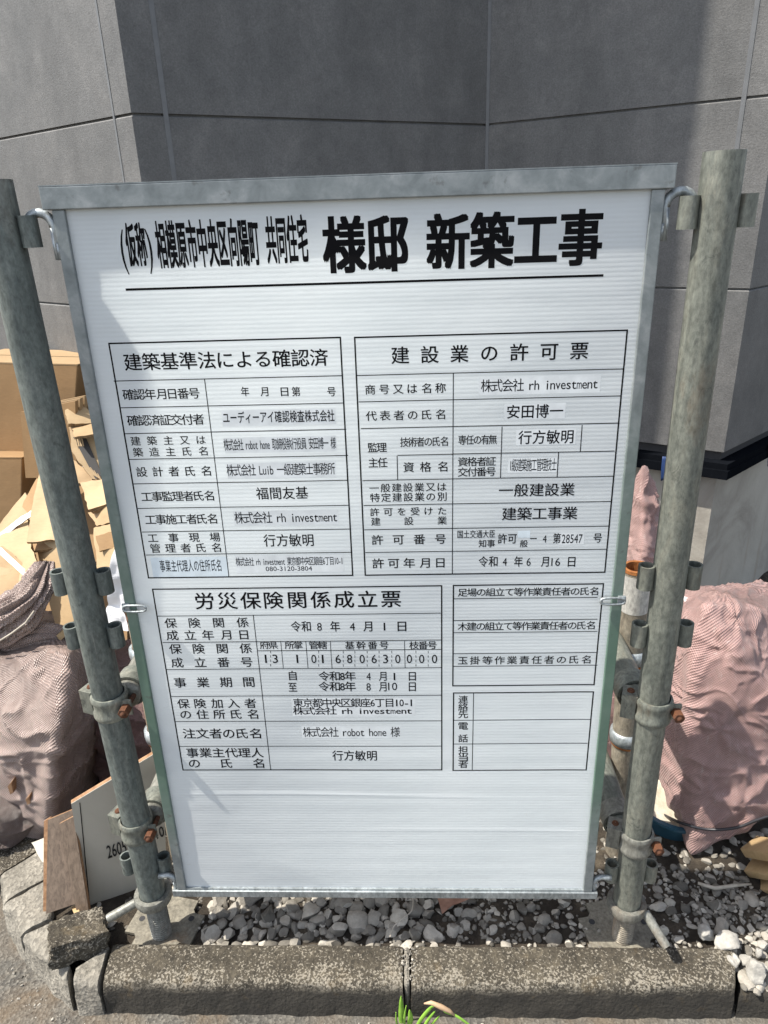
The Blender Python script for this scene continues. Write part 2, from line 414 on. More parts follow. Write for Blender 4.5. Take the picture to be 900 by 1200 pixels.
M['dryleaf'] = simple('dry_leaf', (.18, .09, .06), (.30, .17, .12), 30, .8, 0, 60, .5, .004)
M['twig'] = simple('dry_twig', (.30, .27, .22), (.42, .38, .32), 60, .85, 0, 60, .5, .003)

# ------------------------------------------------------------------ setting: road, gravel bed
def grid(x0, x1, y0, y1, nx, ny, fz):
    vs = [(x0+(x1-x0)*i/nx, y0+(y1-y0)*j/ny, 0) for j in range(ny+1) for i in range(nx+1)]
    vs = [(x, y, fz(x, y)) for x, y, _ in vs]
    fs = [(j*(nx+1)+i, j*(nx+1)+i+1, (j+1)*(nx+1)+i+1, (j+1)*(nx+1)+i) for j in range(ny) for i in range(nx)]
    return vs, fs
o = MB().add(*grid(-60, 60, -60, 60, 2, 2, lambda x, y: 0)).build('road', M['asphalt']); tag(o, kind='structure')

def nz(x, y, z=0, s=1.0, o=4):
    return noise.fractal(Vector((x*s, y*s, z*s)), 1.0, 2.0, o)
# inner border of the kerb, left part runs back to the left
KOUT = [(-1.25, .62), (-.98, .30), (-.826, .115), (-.785, .05), (-.712, -.017), (-.589, -.100), (-.564, -.112), (-.520, -.115), (.04, -.110), (.625, -.108)]
def bedz(x, y): return .056 + .010*nz(x, y, 0, 9) + .004*nz(x, y, 3, 40, 3)
mb = MB(); vs, fs = grid(-1.4, 2.6, -.06, 3.4, 200, 173, bedz)
def inside(x, y):
    # right of the left kerb line
    if y > .62: return True
    for (xa, ya), (xb, yb) in zip(KOUT[:-4], KOUT[1:-3]):
        lo, hi = min(ya, yb), max(ya, yb)
        if lo <= y <= hi and hi > lo:
            return x > xa + (xb-xa)*(y-ya)/(yb-ya) + .05
    return x > -.52
fs = [f for f in fs if all(inside(vs[i][0], vs[i][1]) for i in f)]
o = mb.add(vs, fs).build('gravel_bed', M['soil'], smooth=True); tag(o, kind='structure')

# loose stones: nobody could count them
ico = bmesh.new(); bmesh.ops.create_icosphere(ico, subdivisions=2, radius=1)
ICV = np.array([v.co[:] for v in ico.verts]); ICF = [tuple(v.index for v in f.verts) for f in ico.faces]; ico.free()
def stone(x, y, z, r, seed, flat=.7):
    rs = np.random.default_rng(seed)
    v = ICV.copy()
    for _ in range(6):                                       # chop flats so the stone is angular
        n = rs.normal(size=3); n /= np.linalg.norm(n); d = rs.uniform(.45, .8)
        s = v @ n; v = v - np.outer(np.maximum(s-d, 0), n)
    v *= 1 + .12*np.sin(v @ rs.normal(size=3)*3 + rs.uniform(0, 6))[:, None]
    a = rs.uniform(0, 6.28); ca, sa = math.cos(a), math.sin(a)
    v = v * np.array([rs.uniform(.8, 1.3), rs.uniform(.7, 1.0), flat*rs.uniform(.7, 1.1)])
    t = rs.uniform(-.5, .5); v = np.stack([v[:, 0], v[:, 1]*math.cos(t)-v[:, 2]*math.sin(t), v[:, 1]*math.sin(t)+v[:, 2]*math.cos(t)], 1)
    v = np.stack([v[:, 0]*ca-v[:, 1]*sa, v[:, 0]*sa+v[:, 1]*ca, v[:, 2]], 1)
    return v*r*1.25 + np.array([x, y, z])
def stones(pts, name, m, sub=None):
    mb = MB()
    for i, (x, y, r) in enumerate(pts):
        v = stone(x, y, bedz(x, y)+r*.22, r, i*13+5)
        mb.add(v.tolist(), ICF)
    return mb.build(name, m, auto=32)
pts = []
def scatter(n, x0, x1, y0, y1, rlo, rhi, pw=2.5):
    k = 0
    for _ in range(n*12):
        if k >= n: break
        x, y = random.uniform(x0, x1), random.uniform(y0, y1); r = rlo+(rhi-rlo)*random.random()**pw
        if not inside(x-.02, y): continue
        if y < -.035+r*.6 and x < .64: continue
        if r > .005 and (abs(x+.4385) < .07+r or abs(x-.452) < .07+r) and -.05 < y < .085+r: continue
        if any((x-a)**2+(y-b)**2 < ((r+c)*.72)**2 for a, b, c in pts[-900:]): continue
        pts.append((x, y, r)); k += 1
scatter(330, -.50, .10, -.03, .16, .008, .021, 1.5)
scatter(240, .10, .72, -.03, .20, .004, .015, 2.0)
scatter(170, .62, 1.0, -.10, .10, .006, .017, 1.4)
scatter(420, .45, 1.15, .03, .60, .004, .012, 1.6)
scatter(800, -.6, 1.2, .0, .7, .003, .008, 1.6)
scatter(900, -.5, .75, -.03, .16, .0022, .006, 1.4)
scatter(500, .62, 1.0, -.10, .12, .002, .006, 1.4)
o = stones(pts, 'gravel', M['stone']); tag(o, kind='stuff', label='grey gravel and crushed stone on dark soil behind the kerb', cat='gravel')

# ------------------------------------------------------------------ kerb stones
def kerb_stone(a_in, a_out, b_in, b_out, label, m, nl=40, top=.075, rad=.016, seed=0, group='kerb stones along the road', rough=.0042, lean=.012, cat='kerb stone', name='kerb_stone', ztilt=(0, 0), wear=.003):
    """a,b: the two ends; in/out = back and road side of the top face"""
    mb = MB(); vs = []; prof_n = None
    for i in range(nl+1):
        t = i/nl
        pi = Vector(a_in).lerp(Vector(b_in), t); po = Vector(a_out).lerp(Vector(b_out), t)
        w = (po-pi).length; d = (po-pi).normalized()
        zt = top + ztilt[0]*(1-t)+ztilt[1]*t
        prof = [(0, -.03), (0, zt-.008), (.002, zt-.003), (.006, zt)]
        for k in range(1, 9): prof.append((.006+(w-rad-.006)*k/8, zt))
        for k in range(1, 5):
            an = k/4*math.pi/2*.93; prof.append((w-rad+rad*math.sin(an), zt-rad+rad*math.cos(an)))
        for k in range(1, 6): prof.append((w+lean*k/5, zt-rad-(zt-rad+.03)*k/5))
        prof_n = len(prof)
        for s, z in prof:
            p = pi + d*s
            n1 = noise.fractal(Vector((p.x*28+seed, p.y*28, z*28)), 1, 2, 5)*rough
            e = wear*max(0, 1-min(t, 1-t)/.03)**2                 # worn ends
            tt = e if t < .5 else -e
            q = p + (Vector(b_in)-Vector(a_in)).normalized()*tt*(.4+.6*(z > .05))
            vs.append((q.x+d.x*n1, q.y+d.y*n1, z + n1*.7 - e*(z > .05)))
    fs = []
    for i in range(nl):
        for k in range(prof_n-1):
            fs.append((i*prof_n+k, i*prof_n+k+1, (i+1)*prof_n+k+1, (i+1)*prof_n+k))
    fs.append(tuple(range(prof_n))); fs.append(tuple(nl*prof_n+k for k in range(prof_n))[::-1])
    o = mb.add(vs, fs).build(name, m, auto=40)
    return tag(o, label, cat, group)
G = 'kerb stones along the road'
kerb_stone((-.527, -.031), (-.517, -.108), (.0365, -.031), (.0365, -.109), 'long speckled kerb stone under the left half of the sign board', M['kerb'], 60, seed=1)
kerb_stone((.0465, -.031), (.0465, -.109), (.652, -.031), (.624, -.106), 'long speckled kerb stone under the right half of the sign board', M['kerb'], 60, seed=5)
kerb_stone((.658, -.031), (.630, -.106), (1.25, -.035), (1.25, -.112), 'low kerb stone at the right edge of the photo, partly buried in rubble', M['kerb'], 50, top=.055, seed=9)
kerb_stone((-.577, -.080), (-.570, -.112), (-.5285, -.033), (-.5195, -.114), 'small wedge of kerb stone between the wide crack and the long left stone', M['kerb_pale'], 20, seed=13, rough=.004)
kerb_stone((-.6625, .0135), (-.7145, -.0155), (-.586, -.078), (-.581, -.105), 'curved grey kerb stone just left of the wide crack', M['kerb_pale'], 30, seed=17, rough=.005)
kerb_stone((-.715, .115), (-.785, .052), (-.664, .016), (-.716, -.014), 'grey kerb stone in front of the leaning flooring planks', M['kerb_pale'], 30, seed=21, rough=.005)
kerb_stone((-.77, .19), (-.83, .118), (-.716, .117), (-.786, .0535), 'shaded grey kerb stone below the overhanging brown sack', M['kerb_pale'], 30, seed=25, rough=.004)
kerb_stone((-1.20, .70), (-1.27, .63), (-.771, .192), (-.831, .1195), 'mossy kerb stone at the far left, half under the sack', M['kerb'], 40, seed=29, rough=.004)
# mortar between the two long stones
o = MB().box(.0362, .0468, -.1065, -.033, -.03, .0735, bev=.006).build('mortar_joint', M['kerb_pale']); tag(o, 'thin mortar filling the joint between the two long kerb stones', 'mortar')

# grit swept against the foot of the kerb and along its joint
mb = MB(); gr = random.Random(5)
for i in range(420):
    x = gr.uniform(-.75, .75); yb = float(np.interp(x, [-.79, -.712, -.589, -.52, .04, .75], [.02, -.04, -.128, -.132, -.128, -.126]))
    y = yb - abs(gr.gauss(0, .022)); r = .0008+.0028*gr.random()**3
    v = stone(x, y, r*.3, r, i*7+3); mb.add(v.tolist(), ICF)
for i in range(90):
    x, y = gr.gauss(.0415, .012), gr.uniform(-.10, -.03); r = .0007+.0018*gr.random()**2
    v = stone(x, y, .0755+r*.2, r, i*11+9); mb.add(v.tolist(), ICF)
o = mb.build('grit', M['stone'], auto=32); tag(o, kind='stuff', label='fine grit and crumbs lying along the foot of the kerb', cat='grit')
# broken chunk
def rock(name, c, size, label, m, cat='rock', seed=3, sub=3, rot=(0, 0, 0), group=None, box=False, chop=9, amp=.14):
    bm = bmesh.new()
    if box:
        bmesh.ops.create_cube(bm, size=2); bmesh.ops.subdivide_edges(bm, edges=bm.edges[:], cuts=14, use_grid_fill=True)
    else: bmesh.ops.create_icosphere(bm, subdivisions=sub+1, radius=1)
    rs = random.Random(seed)
    pl = []
    for _ in range(chop):
        n = Vector((rs.gauss(0, 1), rs.gauss(0, 1), rs.gauss(0, 1))).normalized(); pl.append((n, rs.uniform(.55, .85)))
    for v in bm.verts:
        p = v.co.copy()
        if not box:
            for n, d in pl:
                s = p.dot(n)
                if s > d: p -= n*(s-d)
        q = p*1.6+Vector((seed, 0, 0))
        p *= 1 + amp*noise.fractal(q, 1, 2, 5) + .05*noise.noise(q*5)
        if box:
            for ax in range(3):
                if abs(v.co[ax]) > .93:
                    pass
        v.co = p
    Mx = Matrix.Translation(c) @ Matrix.Rotation(rot[2], 4, 'Z') @ Matrix.Rotation(rot[1], 4, 'Y') @ Matrix.Rotation(rot[0], 4, 'X') @ Matrix.Diagonal((*size, 1))
    o = MB().bm(bm, Mx).build(name, m, auto=45)
    return tag(o, label, cat, group)
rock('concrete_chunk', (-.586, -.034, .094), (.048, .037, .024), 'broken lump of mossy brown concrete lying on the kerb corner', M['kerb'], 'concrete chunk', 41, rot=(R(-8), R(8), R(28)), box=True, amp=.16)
for i, (u, v, sx, lab) in enumerate([(852, 1103, .030, 'largest white stone, upright, right of the kerb near the timber'), (828, 1092, .024, 'grey-white stone lying left of the largest white stone'),
        (884, 1138, .028, 'flat tan stone lying on the low right kerb'), (778, 1090, .014, 'small blue-grey stone just right of the right base plate'), (862, 1122, .014, 'small white stone just below the largest white stone'),
        (858, 1126, .013, 'rounded pale pebble in the heap at the end of the kerb')]):
    p = atz(u, v, .075)
    rock('rock', (p.x, p.y, .072), (sx*.9, sx*.7, sx*.62), lab, M['stone_w'] if i != 3 else M['stone'], 'stone', 50+i*7, rot=(i*.4, i*.7, i*1.1))
for i, (dx, dy, s) in enumerate([(0, 0, .014), (.024, -.012, .012), (.03, .014, .010), (.052, -.004, .012), (-.016, .02, .012), (.005, -.026, .011), (.045, .03, .011)]):
    rock('rock', (.662+dx, -.052+dy, .068), (s, s*.75, s*.6), 'small white stone in the loose heap at the end of the right long kerb stone', M['stone_w'], 'stone', 90+i*5, rot=(i, i*.5, i*2), group='white stones heaped at the kerb end')

# ------------------------------------------------------------------ house wall
house = thing('house', 'grey fibre cement clad house with angled walls behind the sign', 'building', (.3, 1.39, 0))
PA, PB, PC = Vector((-.5858, .9496)), Vector((.307, 1.468)), Vector((.9835, 1.0657))
def rotdir(a, sx_): 
    v = Vector((sx_*math.cos(a), math.sin(a))); return Vector((v.x*cy+v.y*sy, -v.x*sy+v.y*cy))
PL_ = PA + 3.2*rotdir(R(38.5), -1); PD = PC + 3.0*rotdir(R(40.85), 1)
LINE = [PL_, PA, PB, PC, PD]
def mitre(off):
    """offset the wall line outwards (towards the viewer) by off"""
    out = []
    segn = []
    for a, b in zip(LINE[:-1], LINE[1:]):
        d = (b-a).normalized(); segn.append(Vector((d.y, -d.x)))
    for i, p in enumerate(LINE):
        if i == 0: n = segn[0]*off
        elif i == len(LINE)-1: n = segn[-1]*off
        else:
            b = (segn[i-1]+segn[i]).normalized(); n = b*(off/b.dot(segn[i]))
        out.append(p+n)
    return out
hinv = Vector((-.3, -1.39, 0))
JZ = [.676, 1.138, 1.596, 2.052, 2.507, 2.962, 3.417, 3.872, 4.327, 4.782, 5.237, 5.692, 6.147]
GAP = .0055
prof = [(-.03, JZ[0])]
for z0, z1 in zip(JZ[:-1], JZ[1:]):
    prof += [(0, z0), (0, z1-GAP-.003), (-.003, z1-GAP), (-.009, z1-GAP), (-.009, z1)]
prof += [(-.03, JZ[-1])]
names = ['siding_wall']*4
for si in range(4):
    vs, fs = [], []; n = len(prof)
    for off, z in prof:
        mm = mitre(off); a, b = mm[si], mm[si+1]
        vs += [(a.x, a.y, z), (b.x, b.y, z)]
    fs = [(2*k, 2*k+1, 2*k+3, 2*k+2) for k in range(n-1)]
    o = MB().add([Vector(v)+hinv for v in vs], fs).build('siding_wall', M['siding'], house)
    tag(o, ['sunlit wall face left of the sign', 'shaded middle wall face', 'half shaded wall face right of the sign', 'shaded side wall at the right edge'][si])
def strip(si, p_along, w, z0, z1, m, name, proud=.0012):
    a, b = LINE[si], LINE[si+1]; d = (b-a).normalized(); nn = Vector((d.y, -d.x))
    c = a + d*p_along
    mb = MB(); Mx = Matrix(((d.x, -nn.x, 0, c.x+hinv.x), (d.y, -nn.y, 0, c.y+hinv.y), (0, 0, 1, 0), (0, 0, 0, 1)))
    mb.box(-w/2, w/2, -proud, .010, z0, z1, Mx)
    return mb.build(name, m, house)
def along(si, u, v):
    a, b = LINE[si], LINE[si+1]; d = ray(u, v); e = b-a
    # CAM + t d = a + s e
    den = d.x*(-e.y) + d.y*e.x
    rx, ry = a.x-CAM.x, a.y-CAM.y
    s = (d.x*ry - d.y*rx)/(-den) if den else 0
    return abs(s)*e.length
segl = [(LINE[i+1]-LINE[i]).length for i in range(4)]
def hit(si, u, v):
    a, b = LINE[si], LINE[si+1]; d = ray(u, v); e = (b-a).normalized(); nn = Vector((e.y, -e.x))
    t = ((a.x-CAM.x)*nn.x + (a.y-CAM.y)*nn.y)/(d.x*nn.x+d.y*nn.y)
    P = Vector((CAM.x+d.x*t-a.x, CAM.y+d.y*t-a.y)); return P.dot(e)
strip(0, hit(0, 134, 140), .007, JZ[0], JZ[-1], M['sealant'], 'sealant_joint')
strip(1, hit(1, 195, 140), .012, JZ[0], JZ[-1], M['sealant'], 'sealant_joint')
strip(2, .006, .010, JZ[0], JZ[-1], M['sealant'], 'sealant_joint')
strip(2, hit(2, 872, 112), .011, JZ[1], JZ[-1], M['sealant'], 'sealant_joint')
# black base flashing and foundation
def band(o_front, o_back, z0, z1, m, name):
    f, b_ = mitre(o_front), mitre(o_back); mb = MB()
    for si in range(4):
        q = [f[si], f[si+1], b_[si+1], b_[si]]
        vs = [(p.x+hinv.x, p.y+hinv.y, z) for z in (z0, z1) for p in q]
        mb.add(vs, [(0, 1, 5, 4), (0, 3, 2, 1), (4, 5, 6, 7), (2, 3, 7, 6)])
    return mb.build(name, m, house)
band(-.012, -.045, .630, .6755, M['dark'], 'vent_gap')
band(.030, -.0145, .602, .6295, M['flash'], 'base_flashing')
band(.024, -.0145, .6295, .648, M['flash'], 'base_flashing')
fo = band(-.015, -.15, -.02, .6015, M['concrete'], 'foundation')
for si, u, v in ((2, 784, 535), (3, 890, 535)):
    s = hit(si, u, v); a, b = mitre(.032)[si], mitre(.032)[si+1]; d = (b-a).normalized(); nn = Vector((d.y, -d.x))
    mb = MB(); c = LINE[si]+d*s+nn*.0325
    Mx = Matrix(((d.x, -nn.x, 0, c.x+hinv.x), (d.y, -nn.y, 0, c.y+hinv.y), (0, 0, 1, 0), (0, 0, 0, 1)))
    w = .05 if u == 890 else (.025 if u == 784 else .05); zl = .578 if u != 764 else .605
    vs, fs = grid(-w/2, w/2, 0, 1, 8, 8, lambda x, y: 0)
    vs = [Mx @ Vector((x*(1-.3*(1-y)), -.004-.003*math.sin(x*120+y*5), zl+(.650-zl)*y+.006*math.sin(x*150)*(1-y))) for x, y, z in vs]
    mb.add(vs, fs); o = mb.build('masking_tape', M['bluetape'], house, smooth=True)
    so = o.modifiers.new('s', 'SOLIDIFY'); so.thickness = .001

# ------------------------------------------------------------------ sign board
BR = Matrix(((1, .0008, .0013), (-.0008, .9998, .0181), (-.0013, -.0181, .9998)))
CF = Vector((.0675, -.9582, -.0656))                    # camera in the frame of the board
BM = BR.to_4x4(); BM.translation = CAM - BR @ CF
BMi = BM.inverted()
sign = thing('construction_notice_board', 'white corrugated plastic notice board in a steel frame, printed with Japanese site permit tables', 'notice board')
sign.matrix_world = BM
def bpx(u, v, y=0.0):
    o_ = CF; d = BR.transposed() @ ray(u, v)
    t = (y-o_.y)/d.y; return o_.x+d.x*t, o_.z+d.z*t
X0, X1, ZT, ZB = -.378, .378, -.004, -1.196
# frame: rails are channels with a front lip
mb = MB(); mb.box(-.3895, .3895, -.008, .024, -.0265, .0, bev=.0012); mb.box(-.3895, .3895, -.008, .03, .0, .0015)
mb.build('top_rail', M['frame'], sign)
for s in (-1, 1):
    mb = MB(); xa, xb = sorted((s*.3635, s*.3795))
    mb.box(xa, xb, -.005, .014, -1.186, -.0265, bev=.0012); mb.build('side_rail', M['frame'], sign)
mb = MB(); mb.box(-.3895, .3895, -.007, .014, -1.2015, -1.1865, bev=.0012); mb.box(-.3635, .3635, -.004, .02, -1.1865, -1.183)
mb.build('bottom_rail', M['hook'], sign)
# the panel: real horizontal flutes, slightly buckled
def warp(x, z):
    ex = min(1, (x+.364)/.03, (.364-x)/.03); ez = min(1, (z+1.184)/.03, (-.026-z)/.03); e = max(0, min(ex, ez))
    w = .0016*noise.noise(Vector((x*3.0, z*2.3, 1.7))) + .0007*noise.noise(Vector((x*6, z*9, 5.1)))
    w += .0004*noise.noise(Vector((x*2, z*40, 9.0)))
    for zc, am in ((-.97, .0006), (-1.05, .0004)):
        w += am*math.exp(-((z-zc+.006*math.sin(x*5+zc*20))/.004)**2)*(.55+.45*math.sin(x*7+zc*30))
    return w*e
PITCHF = .0058
rows = int(1.158/PITCHF*6); nx = 48
vs, fs = [], []
for j in range(rows+1):
    z = -.0255-1.160*j/rows
    fl = -.00012*abs(math.sin(math.pi*z/PITCHF))
    for i in range(nx+1):
        x = -.3645+.729*i/nx
        vs.append((x, .0+fl-warp(x, z)-.0, z))
fs = [(j*(nx+1)+i, j*(nx+1)+i+1, (j+1)*(nx+1)+i+1, (j+1)*(nx+1)+i) for j in range(rows) for i in range(nx)]
pm = MB().add(vs, fs)
n0 = len(pm.v); pm.box(-.3645, .3645, .0035, .0042, -1.1855, -.0255)
panel = pm.build('panel', M['panel'], sign, smooth=True)

# --- print
INK = -.00022
_gc = {}
font = None
def glyphs(s, bold=0.0):
    key = (s, bold)
    if key not in _gc:
        cu = bpy.data.curves.new('t', 'FONT'); cu.body = s; cu.size = 1; cu.resolution_u = 3; cu.fill_mode = 'FRONT'
        ob = bpy.data.objects.new('t', cu); COL.objects.link(ob)
        bpy.context.view_layer.update()
        me = ob.evaluated_get(bpy.context.evaluated_depsgraph_get()).to_mesh()
        v = np.array([x.co[:] for x in me.vertices]) if len(me.vertices) else np.zeros((0, 3)); f = [tuple(p.vertices) for p in me.polygons]
        ob.to_mesh_clear(); COL.objects.unlink(ob); bpy.data.objects.remove(ob); bpy.data.curves.remove(cu)
        if bold and len(v):                       # heavier weight: the outline laid over itself a few times
            n = len(v); d = bold; V_, F_ = [v], list(f)
            ring = [(d, 0), (-d, 0), (0, d*.8), (0, -d*.8)] if bold < .026 else [(a_*d, b_*d*.62) for a_ in (-1, 0, 1) for b_ in (-1, 0, 1) if a_ or b_]
            for q, (dx, dy) in enumerate(ring):
                V_.append(v+np.array([dx, dy, (q+1)*.0006])); F_ += [tuple(i+(q+1)*n for i in p) for p in f]
            v, f = np.concatenate(V_), F_
        _gc[key] = (v, f)
    return _gc[key]
EM0 = glyphs('国')[0]; GH = EM0[:, 1].max()-EM0[:, 1].min(); GC = (EM0[:, 1].max()+EM0[:, 1].min())/2; GW = EM0[:, 0].max()-EM0[:, 0].min()
def put_raw(mb, v, f):
    v = [(p[0], -(p[2]*.012 if len(p) > 2 else 0), p[1]) for p in v]
    mb.add(v, f)
def put(mb, s, u0, u1, vc, h, bold=.012, v1=None):
    """string stretched between photo columns u0,u1 on line vc; h = character height in photo pixels"""
    vc1 = vc if v1 is None else v1
    x0, z0 = bpx(u0, vc); x1, z1 = bpx(u1, vc1)
    zc = (z0+z1)/2; hm = abs(bpx((u0+u1)/2, (vc+vc1)/2-h/2)[1]-bpx((u0+u1)/2, (vc+vc1)/2+h/2)[1])
    k = hm/GH
    if (x1-x0)/(len(s)*hm) < .62 and bold < .026: bold = .005
    if len(s) > 1 and any(ord(c) < 128 for c in s) and any(ord(c) > 128 for c in s):
        wd = [.5 if ord(c) < 128 else 1.0 for c in s]; em = (x1-x0)/sum(wd); cx = x0
        for c, w in zip(s, wd):
            if c != ' ':
                v, f = glyphs(c, bold); a, b = v[:, 0].min(), v[:, 0].max()
                fw = em/(GW*1.07) if w == 1 else min(em*.46/(b-a), em*1.15/(GW*1.07)); mid = (a+b)/2
                put_raw(mb, [(cx+em*w/2+(p[0]-mid)*fw, zc+(p[1]-GC)*k, p[2]) for p in v], f)
            cx += em*w
        return
    v, f = glyphs(s, bold)
    a, b = v[:, 0].min(), v[:, 0].max()
    fw = (x1-x0)/(b-a)
    if len(s) == 1 and ord(s) < 128: fw = min(fw, 1.2*k)
    put_raw(mb, [((x0+x1)/2+(p[0]-(a+b)/2)*fw, zc+(p[1]-GC)*k, p[2]) for p in v], f)
def spread(mb, s, u0, u1, vc, h, bold=.012, v1=None, wf=None):
    """characters spaced out evenly between u0 and u1"""
    vc1 = vc if v1 is None else v1
    x0, z0 = bpx(u0, vc); x1, z1 = bpx(u1, vc1); zc = (z0+z1)/2
    hm = abs(bpx((u0+u1)/2, (vc+vc1)/2-h/2)[1]-bpx((u0+u1)/2, (vc+vc1)/2+h/2)[1]); k = hm/GH
    n = len(s); cw = hm*1.05*(wf or 1)
    if n > 1 and not wf: cw = min(cw, (x1-x0)/n*1.0)
    for i, ch in enumerate(s):
        cx = x0+cw/2 + (x1-x0-cw)*(i/(n-1) if n > 1 else .5)
        v, f = glyphs(ch, bold)
        if not len(v): continue
        kx = cw/(GW*1.06)
        mid = (v[:, 0].min()+v[:, 0].max())/2
        put_raw(mb, [(cx+(p[0]-mid)*kx, zc+(p[1]-GC)*k, p[2]) for p in v], f)
def print_on_panel(mb, name, xs=0):
    """cut the print finely and lay it on the buckled sheet"""
    me = bpy.data.meshes.new(name); me.from_pydata(mb.v, [], mb.f); me.update()
    bm = bmesh.new(); bm.from_mesh(me)
    zs = [v.co.z for v in bm.verts]; z = min(zs)+.004
    while z < max(zs):
        fs = [f for f in bm.faces if min(v.co.z for v in f.verts) < z < max(v.co.z for v in f.verts)]
        if fs: bmesh.ops.bisect_plane(bm, geom=fs+list({e for f in fs for e in f.edges})+list({v for f in fs for v in f.verts}), dist=1e-7, plane_co=(0, 0, z), plane_no=(0, 0, 1))
        z += .005
    if xs:
        x = -.36
        while x < .36:
            fs = [f for f in bm.faces if min(v.co.x for v in f.verts) < x < max(v.co.x for v in f.verts)]
            if fs: bmesh.ops.bisect_plane(bm, geom=fs+list({e for f in fs for e in f.edges})+list({v for f in fs for v in f.verts}), dist=1e-7, plane_co=(x, 0, 0), plane_no=(1, 0, 0))
            x += xs
    for v in bm.verts: v.co.y += INK-warp(v.co.x, v.co.z)
    bm.to_mesh(me); bm.free(); me.materials.append(M['ink'])
    return link(bpy.data.objects.new(name, me), panel)
def hline(mb, x0, x1, z, t):
    n = max(2, int(abs(x1-x0)/.012)); vs, fs = [], []
    for i in range(n+1):
        x = x0+(x1-x0)*i/n
        for q in (-t/2, t/2): vs.append((x, 0, z+q))
    mb.add(vs, [(2*i, 2*i+1, 2*i+3, 2*i+2) for i in range(n)])
def vline(mb, x, z0, z1, t):
    n = max(2, int(abs(z1-z0)/.004)); vs, fs = [], []
    for i in range(n+1):
        z = z0+(z1-z0)*i/n
        for q in (-t/2, t/2): vs.append((x+q, 0, z))
    mb.add(vs, [(2*i, 2*i+1, 2*i+3, 2*i+2) for i in range(n)])
def H(mb, ul, vl, ur, vr, t=.00125):
    a, b = bpx(ul, vl), bpx(ur, vr); hline(mb, a[0], b[0], (a[1]+b[1])/2, t); return (a[1]+b[1])/2
def V(mb, ut, vt, ub, vb, t=.00125):
    a, b = bpx(ut, vt), bpx(ub, vb); vline(mb, (a[0]+b[0])/2, a[1], b[1], t)
def rect(mb, tl, tr, br, bl, t=.0021):
    p = [bpx(*q) for q in (tl, tr, br, bl)]
    xl, xr = (p[0][0]+p[3][0])/2, (p[1][0]+p[2][0])/2; zt, zb = (p[0][1]+p[1][1])/2, (p[2][1]+p[3][1])/2
    hline(mb, xl-t/2, xr+t/2, zt, t); hline(mb, xl-t/2, xr+t/2, zb, t); vline(mb, xl, zt, zb, t); vline(mb, xr, zt, zb, t)
    return xl, xr, zt, zb
def sticker(u0, v0, u1, v1, m):
    a, b = bpx(u0, v0), bpx(u1, v1)
    nx_, nz_ = max(2, int(abs(b[0]-a[0])/.006)), 8
    vs = [(a[0]+(b[0]-a[0])*i/nx_, 0, a[1]+(b[1]-a[1])*j/nz_) for j in range(nz_+1) for i in range(nx_+1)]
    vs = [(x, -.00016-warp(x, z), z) for x, _, z in vs]
    fs = [(j*(nx_+1)+i, j*(nx_+1)+i+1, (j+1)*(nx_+1)+i+1, (j+1)*(nx_+1)+i) for j in range(nz_) for i in range(nx_)]
    return MB().add(vs, fs).build('sticker', m, panel)
BT = .036
mb = MB()
put(mb, '(', 140.8, 146.8, 288.6, 50, .02); put(mb, '仮称', 147.5, 171.5, 287.8, 47, BT); put(mb, ')', 171.5, 177.5, 287.6, 50, .02)
put(mb, '相模原市中央区向陽町', 183, 304, 287.6, 51, BT, 285.6); put(mb, '共同住宅', 311.6, 360.7, 282.6, 51, BT, 281.4)
put(mb, '様邸', 377.7, 478.8, 288.8, 61, .036, 286.6); put(mb, '新築工事', 499.5, 706, 285, 60, .036, 280)
H(mb, 147.2, 339.6, 707, 322.6, .0030)
print_on_panel(mb, 'heading', .012)

B = .013
mb = MB()
rect(mb, (126, 402.4), (398.4, 395.6), (413.7, 673.6), (175.5, 677.6))
zs = [H(mb, 133, 446.5, 400.8, 440.4), H(mb, 139.5, 477.8, 403.7, 472.4), H(mb, 144.8, 508, 405.8, 503.4), H(mb, 149.7, 538.4, 408, 533.8), H(mb, 155.6, 567, 407.3, 563), H(mb, 161.3, 595.8, 409.8, 592.2), H(mb, 166.3, 623.9, 410.9, 619.6), H(mb, 170.9, 650.9, 412.7, 646.6)]
V(mb, 238.4, 444, 269.4, 675.8)
spread(mb, '建築基準法による確認済', 145.6, 383.8, 424.4, 19, .014, 419.8)
spread(mb, '確認年月日番号', 143.8, 233.7, 463, 12, B, 461)
for ch, a, b in (('年', 282.4, 292), ('月', 305, 314.5), ('日', 329, 338), ('第', 342, 352), ('号', 383.5, 393.5)): put(mb, ch, a, b, 459, 10.5, B)
spread(mb, '確認済証交付者', 149.1, 238.7, 493.4, 12, B, 491.6)
put(mb, 'ユーディーアイ確認検査株式会社', 261.1, 392, 489.5, 13, B, 487.5)
spread(mb, '建築主又は', 153.4, 240.8, 517.5, 10, B, 515.5); spread(mb, '築造主氏名', 156.2, 243.3, 530.6, 10, B, 528.8)
put(mb, '株式会社 robot home 取締役執行役員 安田博一 様', 262.2, 393.4, 521.3, 13, B, 519.5)
spread(mb, '設計者氏名', 159.9, 247.3, 553.6, 11, B, 552); put(mb, '株式会社 Luib 一級建築士事務所', 265.8, 392.4, 551.4, 13, B, 549.2)
spread(mb, '工事監理者氏名', 165.6, 250.9, 582.6, 11, B, 581.2); put(mb, '福間友基', 300, 361.1, 578.4, 13.5, .011, 577.6)
spread(mb, '工事施工者氏名', 170.2, 254.4, 609.6, 11, B, 608.2); put(mb, '株式会社 rh investment', 275, 395.2, 607, 13, B, 605.6)
spread(mb, '工事現場', 173.4, 257.3, 630.8, 10, B, 629.8); spread(mb, '管理者氏名', 176.2, 259, 642.9, 10, B, 641.9)
put(mb, '行方敏明', 308.8, 367.5, 633.8, 13.5, .011, 633)
